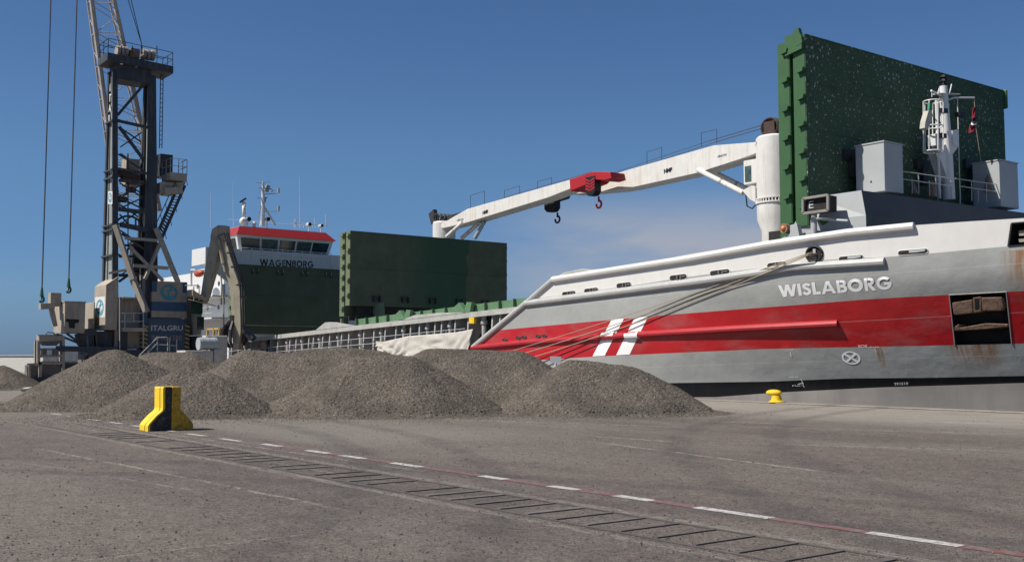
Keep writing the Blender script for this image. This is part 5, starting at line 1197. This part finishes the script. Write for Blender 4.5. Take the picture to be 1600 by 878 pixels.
# cabin with door and gallery
mb = MB(); a = ph(184,455,-.4); mb.box(XC-3, XC-.4, ph(184,460).y, ph(228,460).y, ph(184,545).z, ph(184,466).z); mb.build('machinery_house', 'tan', HC)
mb = MB(); mb.box(XC-.4, XC-.36, ph(196,470,-.4).y, ph(207,470,-.4).y, ph(196,500,-.4).z, ph(196,471,-.4).z); do = mb.build('door', 'lgrey', HC); mb = MB(); mb.box(XC-.36, XC-.35, ph(198,470,-.4).y, ph(205,470,-.4).y, ph(196,497,-.4).z, ph(196,473,-.4).z); mb.build('door_panel', 'tan', do)
mb = MB(); mb.box(XC-.36, XC+.7, ph(187,515).y, ph(224,515).y, ph(187,518).z, ph(187,512).z); mb.box(XC-.4, XC+.7, ph(187,465).y, ph(213,465).y, ph(187,466.5).z, ph(187,464.5).z); mb.build('gallery', 'tan', HC)
mb = MB()
for y_ in (489, 502): mb.tube([ph(187,y_,.7), ph(224,y_,.7)], .035, 5)
for x_, ya_, yb_ in ((187,465,545), (195,489,516), (209,489,502), (224,489,545)): mb.tube([ph(x_,ya_,.7), ph(x_,yb_,.7)], .045, 6)
mb.build('gallery_rail', 'lgrey', HC)
mb = MB(); mb.box(XC-2.5, XC-.1, ph(187,530).y, ph(200,530).y, ph(187,547).z, ph(187,519).z); mb.box(XC-4, XC-.6, ph(150,530).y, ph(180,530).y, ph(150,545).z, ph(150,517).z); mb.build('battery_box', 'tower', HC)
# blue and cream cabinet with lettering
XK = XC+.3
mb = MB(); Y0_ = ph(235,460).y; Y1_ = ph(290,460).y; xb_ = PY(222, 470, Y0_).x
zz = [ph(235, y_).z for y_ in (496, 485.5, 471, 456, 439)]
for (za, zb2, m1) in ((zz[0], zz[1], 0), (zz[1]+.0, zz[2], 1), (zz[2], zz[3], 0), (zz[3], zz[4], 2)):
    pass
Ya, Yb = ph(243,450).y, ph(283,450).y
mb.box(xb_, XK, Y0_, Y1_, zz[0], zz[1]-.003, 0); mb.box(xb_, XK+.004, Y0_-.004, Y1_, zz[1], zz[2], 1); mb.box(xb_, XK, Y0_, Y1_, zz[2]+.003, zz[3], 0)
mb.box(xb_, XK, Y0_, Ya, zz[3]+.003, zz[4], 1); mb.box(xb_, XK, Ya+.003, Yb, zz[3]+.003, zz[4], 0); mb.box(xb_, XK, Yb+.003, Y1_, zz[3]+.003, zz[4], 1)
bc = mb.build('engine_cabinet', ['tan', 'cblue'], HC)
emblem(px_quad_on(lambda x, y: PX(x, y, XK+.02), (250.5,469.5), (278,470), (250.5,444), (278,445)), bc)
yl0, yl1 = ph(231,520,.4).y, ph(290,520,.4).y
mb = MB(); mb.box(XC-2, XC+.4, yl0, yl1, ph(235,552).z, ph(235,497).z); lb = mb.build('engine_base', 'cblue_dark', HC, bevel=.02)
mb = MB(); text_on(mb, 'ITALGRU', px_quad_on(lambda x, y: PX(x, y, XC+.42), (236,517), (286,516.5), (236,508), (286,508.5)), .025); mb.build('lettering', 'text_grey', lb, fix=False)
mb = MB(); text_on(mb, 'IMHC 1580', px_quad_on(lambda x, y: PX(x, y, XC+.42), (237,532), (284,532), (237,523), (284,524)), .005); mb.build('lettering', 'text_faint', lb, fix=False)
M['hz_black'] = mat('hazard black', (.03, .03, .03), .6); M['hz_yellow'] = mat('hazard yellow dull', (.34, .25, .09), .7, var=.2)
for xa_, xb2_ in ((224.5, 231), (289.5, 296.5)):
    y0h, y1h = ph(xa_,520,.5).y, ph(xb2_,520,.5).y; z0h, z1h = ph(xa_,545,.5).z, ph(xa_,506,.5).z
    mb = MB(); mb.box(XC-1.2, XC+.5, y0h, y1h, z0h, z1h, 0); n = 6
    for k in range(n):
        za = z0h+(z1h-z0h)*k/n; d_ = (z1h-z0h)/n
        mb.add([(XC+.504, y0h, za+d_*.35), (XC+.504, y1h, za), (XC+.504, y1h, za+d_*.5), (XC+.504, y0h, za+d_*.85)], [(0,1,2,3)], 1)
        mb.add([(XC+.5, y0h-.004, za+d_*.35), (XC-1.2, y0h-.004, za+d_*.35), (XC-1.2, y0h-.004, za+d_*.85), (XC+.5, y0h-.004, za+d_*.85)], [(0,1,2,3)], 1)
    mb.build('hazard_post', ['hz_black', 'hz_yellow'], HC)
mb = MB(); mb.box(XC-1.2, XC+.45, ph(224.5,500,.5).y, ph(231,500,.5).y, ph(225,505.5,.5).z, ph(225,486,.5).z); mb.build('post_cap', 'cblue', HC)
# boarding stair with handrails
mb = MB()
for dx in (1.2, 2.0):
    for y_ in (0, 8): mb.tube([ph(217,556+y_*0,dx), ph(246,527+y_,dx)] if y_ == 0 else [ph(224,558,dx), ph(246,536,dx)], .04, 5)
    mb.tube([ph(246,527,dx), ph(262,527,dx)], .04, 5); mb.tube([ph(246,538,dx), ph(276,540,dx)], .03, 5)
    for x_ in (246, 262, 265, 276): mb.tube([ph(x_,527 if x_ < 270 else 531,dx), ph(x_,548,dx)], .04, 5)
for k in range(7): t = k/6; mb.bar(ph(219+24*t,558-20*t,1.2), ph(219+24*t,558-20*t,2.0), .25, .04)
mb.build('boarding_stair', 'lgrey', HC)
# undercarriage and outriggers
mb = MB(); mb.box(-92, XC+.2, ph(137,560).y, 30.6, 1.1, ph(200,546).z); mb.box(-82, XC-.3, ph(100,580).y, ph(140,580).y, .3, ph(110,567).z); mb.build('chassis', 'tower', HC)
for xw_ in (-90.5, -88.5, -86.5, -84.5, -82.5):
    for yw in (23.0, 29.2):
        mb = MB(); mb.tube([(xw_, yw-.4, .75), (xw_, yw+.4, .75)], .75, 20); mb.build('wheel', 'black', HC, smooth='auto')
mb = MB(); mb.bar(ph(88,544.5), ph(180,546), .35, .38); mb.bar(ph(88,508+14), ph(125,537), .12, .14); mb.bar(ph(104,521), ph(130,539), .12, .14); mb.tube([ph(118,522), ph(122,538), ph(136,538)], .09, 6)
for x_ in (124, 130, 140, 145, 148): mb.bar(ph(x_,520,-.4), ph(x_+2,545,-.4), .22, .25)
mb.bar(ph(120,520,-.4), ph(150,518,-.4), .3, .5); mb.build('outrigger_beam', 'tower', HC)
mb = MB()
zg = 0
def fr(x0_, y0_, x1_, y1_, w_, dx=0): mb.bar(ph(x0_,y0_,dx), ph(x1_,y1_,dx), w_, w_)
fr(60,529,100,528,.35); fr(60,532,60,571,.2); fr(99,528,99,590,.18); fr(62,545.5,99,545,.16); fr(62,556,99,555.5,.16); fr(60,567,99,566,.2); fr(42,569,62,568,.12); fr(42,572,43,588,.12); fr(46,571,47,589,.1); fr(63,567,62,590,.2)
fr(58,527,97,526,.35,-1.2); fr(56,532,56,571,.2,-1.2); fr(95,528,95,590,.18,-1.2)
mb.build('outrigger_frame', 'tan', HC)
mb = MB(); mb.prism([ph(*p) for p in ((64,533), (97,532), (88,540), (72,540))], (-1, 0, 0)); mb.box(XC-1.5, XC-.2, ph(47,580).y, ph(62,580).y, ph(50,589).z, ph(50,570).z); mb.box(XC-1.5, XC-.2, ph(65,580).y, ph(99,580).y, ph(70,590).z, ph(70,569).z); mb.tube([ph(70,524), ph(74,519), ph(84,520), ph(88,526)], .05, 6)
for x_ in (68, 86): mb.bar(ph(x_,546), ph(x_,554), .5, .3)
mb.build('outrigger_jack', 'battery_grey', HC)
mb = MB(); mb.box(XC-2, XC+.1, ph(44,590).y-.3, ph(100,590).y, 0.0, ph(50,589).z); mb.build('outrigger_pad', 'tower', HC)
mb = MB(); mb.box(XC-1.8, XC-.2, ph(133,560).y, ph(148,560).y, ph(133,568).z, ph(133,553).z); mb.bar(ph(131,553), ph(150,553), .2, .2); mb.build('outrigger_jack', 'battery_grey', HC)
# ================================================ EXCAVATOR
XE = -77.5
EX = thing('excavator', 'dusty olive material handler with bent arm and grab, right of the blue crane cabinet', 'excavator', (XE-1, 31, 0))
NE = Vector((.62, -.785, 0)); PE0 = Vector((XE, 31.6, 3))
def pe(x, y, dx=0):
    r_ = ray(x, y); o_ = Vector((0, 0, CH)); p0 = PE0+NE*dx; return o_+r_*((p0-o_).dot(NE)/r_.dot(NE))
def pxe(x, y, dx=0): return PX(x, y, XE+dx)
def limb(pts, thick, name, m='exc', dx=0):
    mb = MB(); mb.prism([pe(*p, dx) for p in pts], -NE*thick); return mb.build(name, m, EX, bevel=.03)
limb([(329,372), (337,368), (346,372), (334,420), (322,462), (316,475), (312,470), (318,430)], .7, 'boom')
limb([(338,368), (353,362), (358,395), (372,440), (378,470), (376,520), (372,546), (364,546), (362,500), (359,450), (346,405)], .6, 'stick')
limb([(328,372), (331,358), (340,352), (351,352), (352,366), (340,372)], .8, 'arm_joint')
mb = MB()
for x0_, y0_, x1_, y1_, x2_, y2_ in ((353,365,365,400,379,445), (356,364,367,400,382,445), (350,364,362,400,375,440)):
    mb.tube([pe(x0_,y0_,.12), pe(x1_,y1_,.2), pe(x2_,y2_,.2), pe(x2_+2,515,.1)], .05, 6)
for y_ in (376, 395, 417, 445, 463): mb.bar(pe(349+(y_-376)*.3,y_,.14), pe(360+(y_-376)*.3,y_+2,.14), .12, .12)
mb.build('hydraulic_hose', 'black', EX)
mb = MB(); mb.tube([pe(341,374,.1), pe(349,412,.1)], .15, 8); mb.tube([pe(349,412,.1), pe(352,425,.1)], .1, 8); mb.tube([pe(350,520,.2), pe(349,470,.2), pe(345,430,.2)], .06, 6); mb.build('hydraulic_cylinder', 'exc', EX)
mb = MB(); g_ = pe(366, 518, -.3)
for k in range(6):
    t = 2*math.pi*k/6; d_ = Vector((math.sin(t)*.45, math.cos(t)*.9, 0)); mb.tube([g_+d_*.35+Vector((0,0,.8)), g_+d_+Vector((0,0,.1)), g_+d_*1.05-Vector((0,0,.7)), g_+d_*.4-Vector((0,0,1.2))], [.12, .16, .14, .05], 6)
mb.tube([g_+Vector((0,0,1.2)), g_+Vector((0,0,.4))], .35, 10); mb.bar(pe(380,512,-.3), pe(396,530,-.3), .5, .4); mb.build('grab', 'dark', EX)
mb = MB(); y0_ = max(pxe(296,480).y, 30.65); mb.box(XE-4, XE-.6, y0_, pxe(319,480).y, pxe(300,523).z, pxe(300,458).z); bd = mb.build('body', 'exc', EX, bevel=.06)
mb = MB(); mb.prism([pxe(301,452), pxe(322,466), pxe(322,470), pxe(301,462)], (-1.2, 0, 0)); mb.build('body_roof', 'exc', EX)
mb = MB(); mb.box(XE-.58, XE-.55, y0_+.15, pxe(313,480).y, pxe(300,515).z, pxe(300,494).z); mb.box(XE-.57, XE-.54, y0_+.02, pxe(305,480).y-.1, pxe(300,490).z, pxe(300,464).z); mb.build('cab_window', 'glass', bd)
mb = MB()
for a, b_ in (((289,446), (311,446)), ((311,446), (311,470)), ((303,448), (303,470)), ((295,468), (338,478))): mb.tube([pxe(*a), pxe(*b_)], .04, 5)
mb.build('guard_rail', 'exc', EX)
mb = MB(); mb.box(XE-4.5, XE-.2, 29.9, 32.4, .25, 1.1); mb.box(XE-3.5, XE-1, 30.4, 31.9, 1.1, pxe(300,524).z); mb.build('undercarriage', 'dark', EX, bevel=.08)
# steel drum lying by the excavator, concrete blocks
XD = -70.
mb = MB(); a = PX(305,537,XD); b_ = PX(337,537,XD); c_ = Vector((a.x, a.y+.2, a.z)); mb.tube([c_, Vector((b_.x, b_.y, b_.z))], .42, 22)
dr_ = thing('steel_drum', 'grey steel drum lying on a concrete block between crane and excavator', 'drum', (c_.x, (c_.y+b_.y)/2, 1.9)); mb.build('shell', 'dgrey', dr_, smooth='auto')
mb = MB(); 
for k in (.15, .5, .85): q_ = c_.lerp(b_, k); mb.tube([q_-Vector((0,.03,0)), q_+Vector((0,.03,0))], .44, 22)
mb.build('hoop', 'dgrey', dr_, smooth='auto')
mb = MB(); a = PX(286,548,XD); b_ = PX(330,548,XD); mb.box(XD-1.2, XD+.4, a.y, b_.y, 0, PX(300,547.5,XD).z); tag(mb.build('concrete_block', 'concrete', bevel=.05), 'long pale concrete block under the grey steel drum', 'concrete block')
mb = MB(); a = PX(331,548,XD); b_ = PX(346,548,XD); mb.box(XD-1.2, XD+.4, a.y, b_.y, 0, PX(340,545,XD).z); tag(mb.build('concrete_block', 'concrete', bevel=.08), 'short stained concrete block at the foot of the excavator arm', 'concrete block')
mb = MB(); a = PX(320,526,XD-3); mb.box(XD-3.6, XD-2.8, a.y, a.y+1.6, 0, PX(320,524,XD-3).z); tag(mb.build('concrete_block', 'concrete', bevel=.08), 'pale concrete block behind the grey steel drum', 'concrete block')
# low white kerb piece by the far-left heap
a = PZ(38, 612); b_ = PZ(62, 603); mb = MB(); mb.bar(a+Vector((0,0,.08)), b_+Vector((0,0,.08)), .3, .16); tag(mb.build('kerb_stone', 'concrete'), 'low white kerb stone on the ground left of the tall gravel cone', 'kerb')
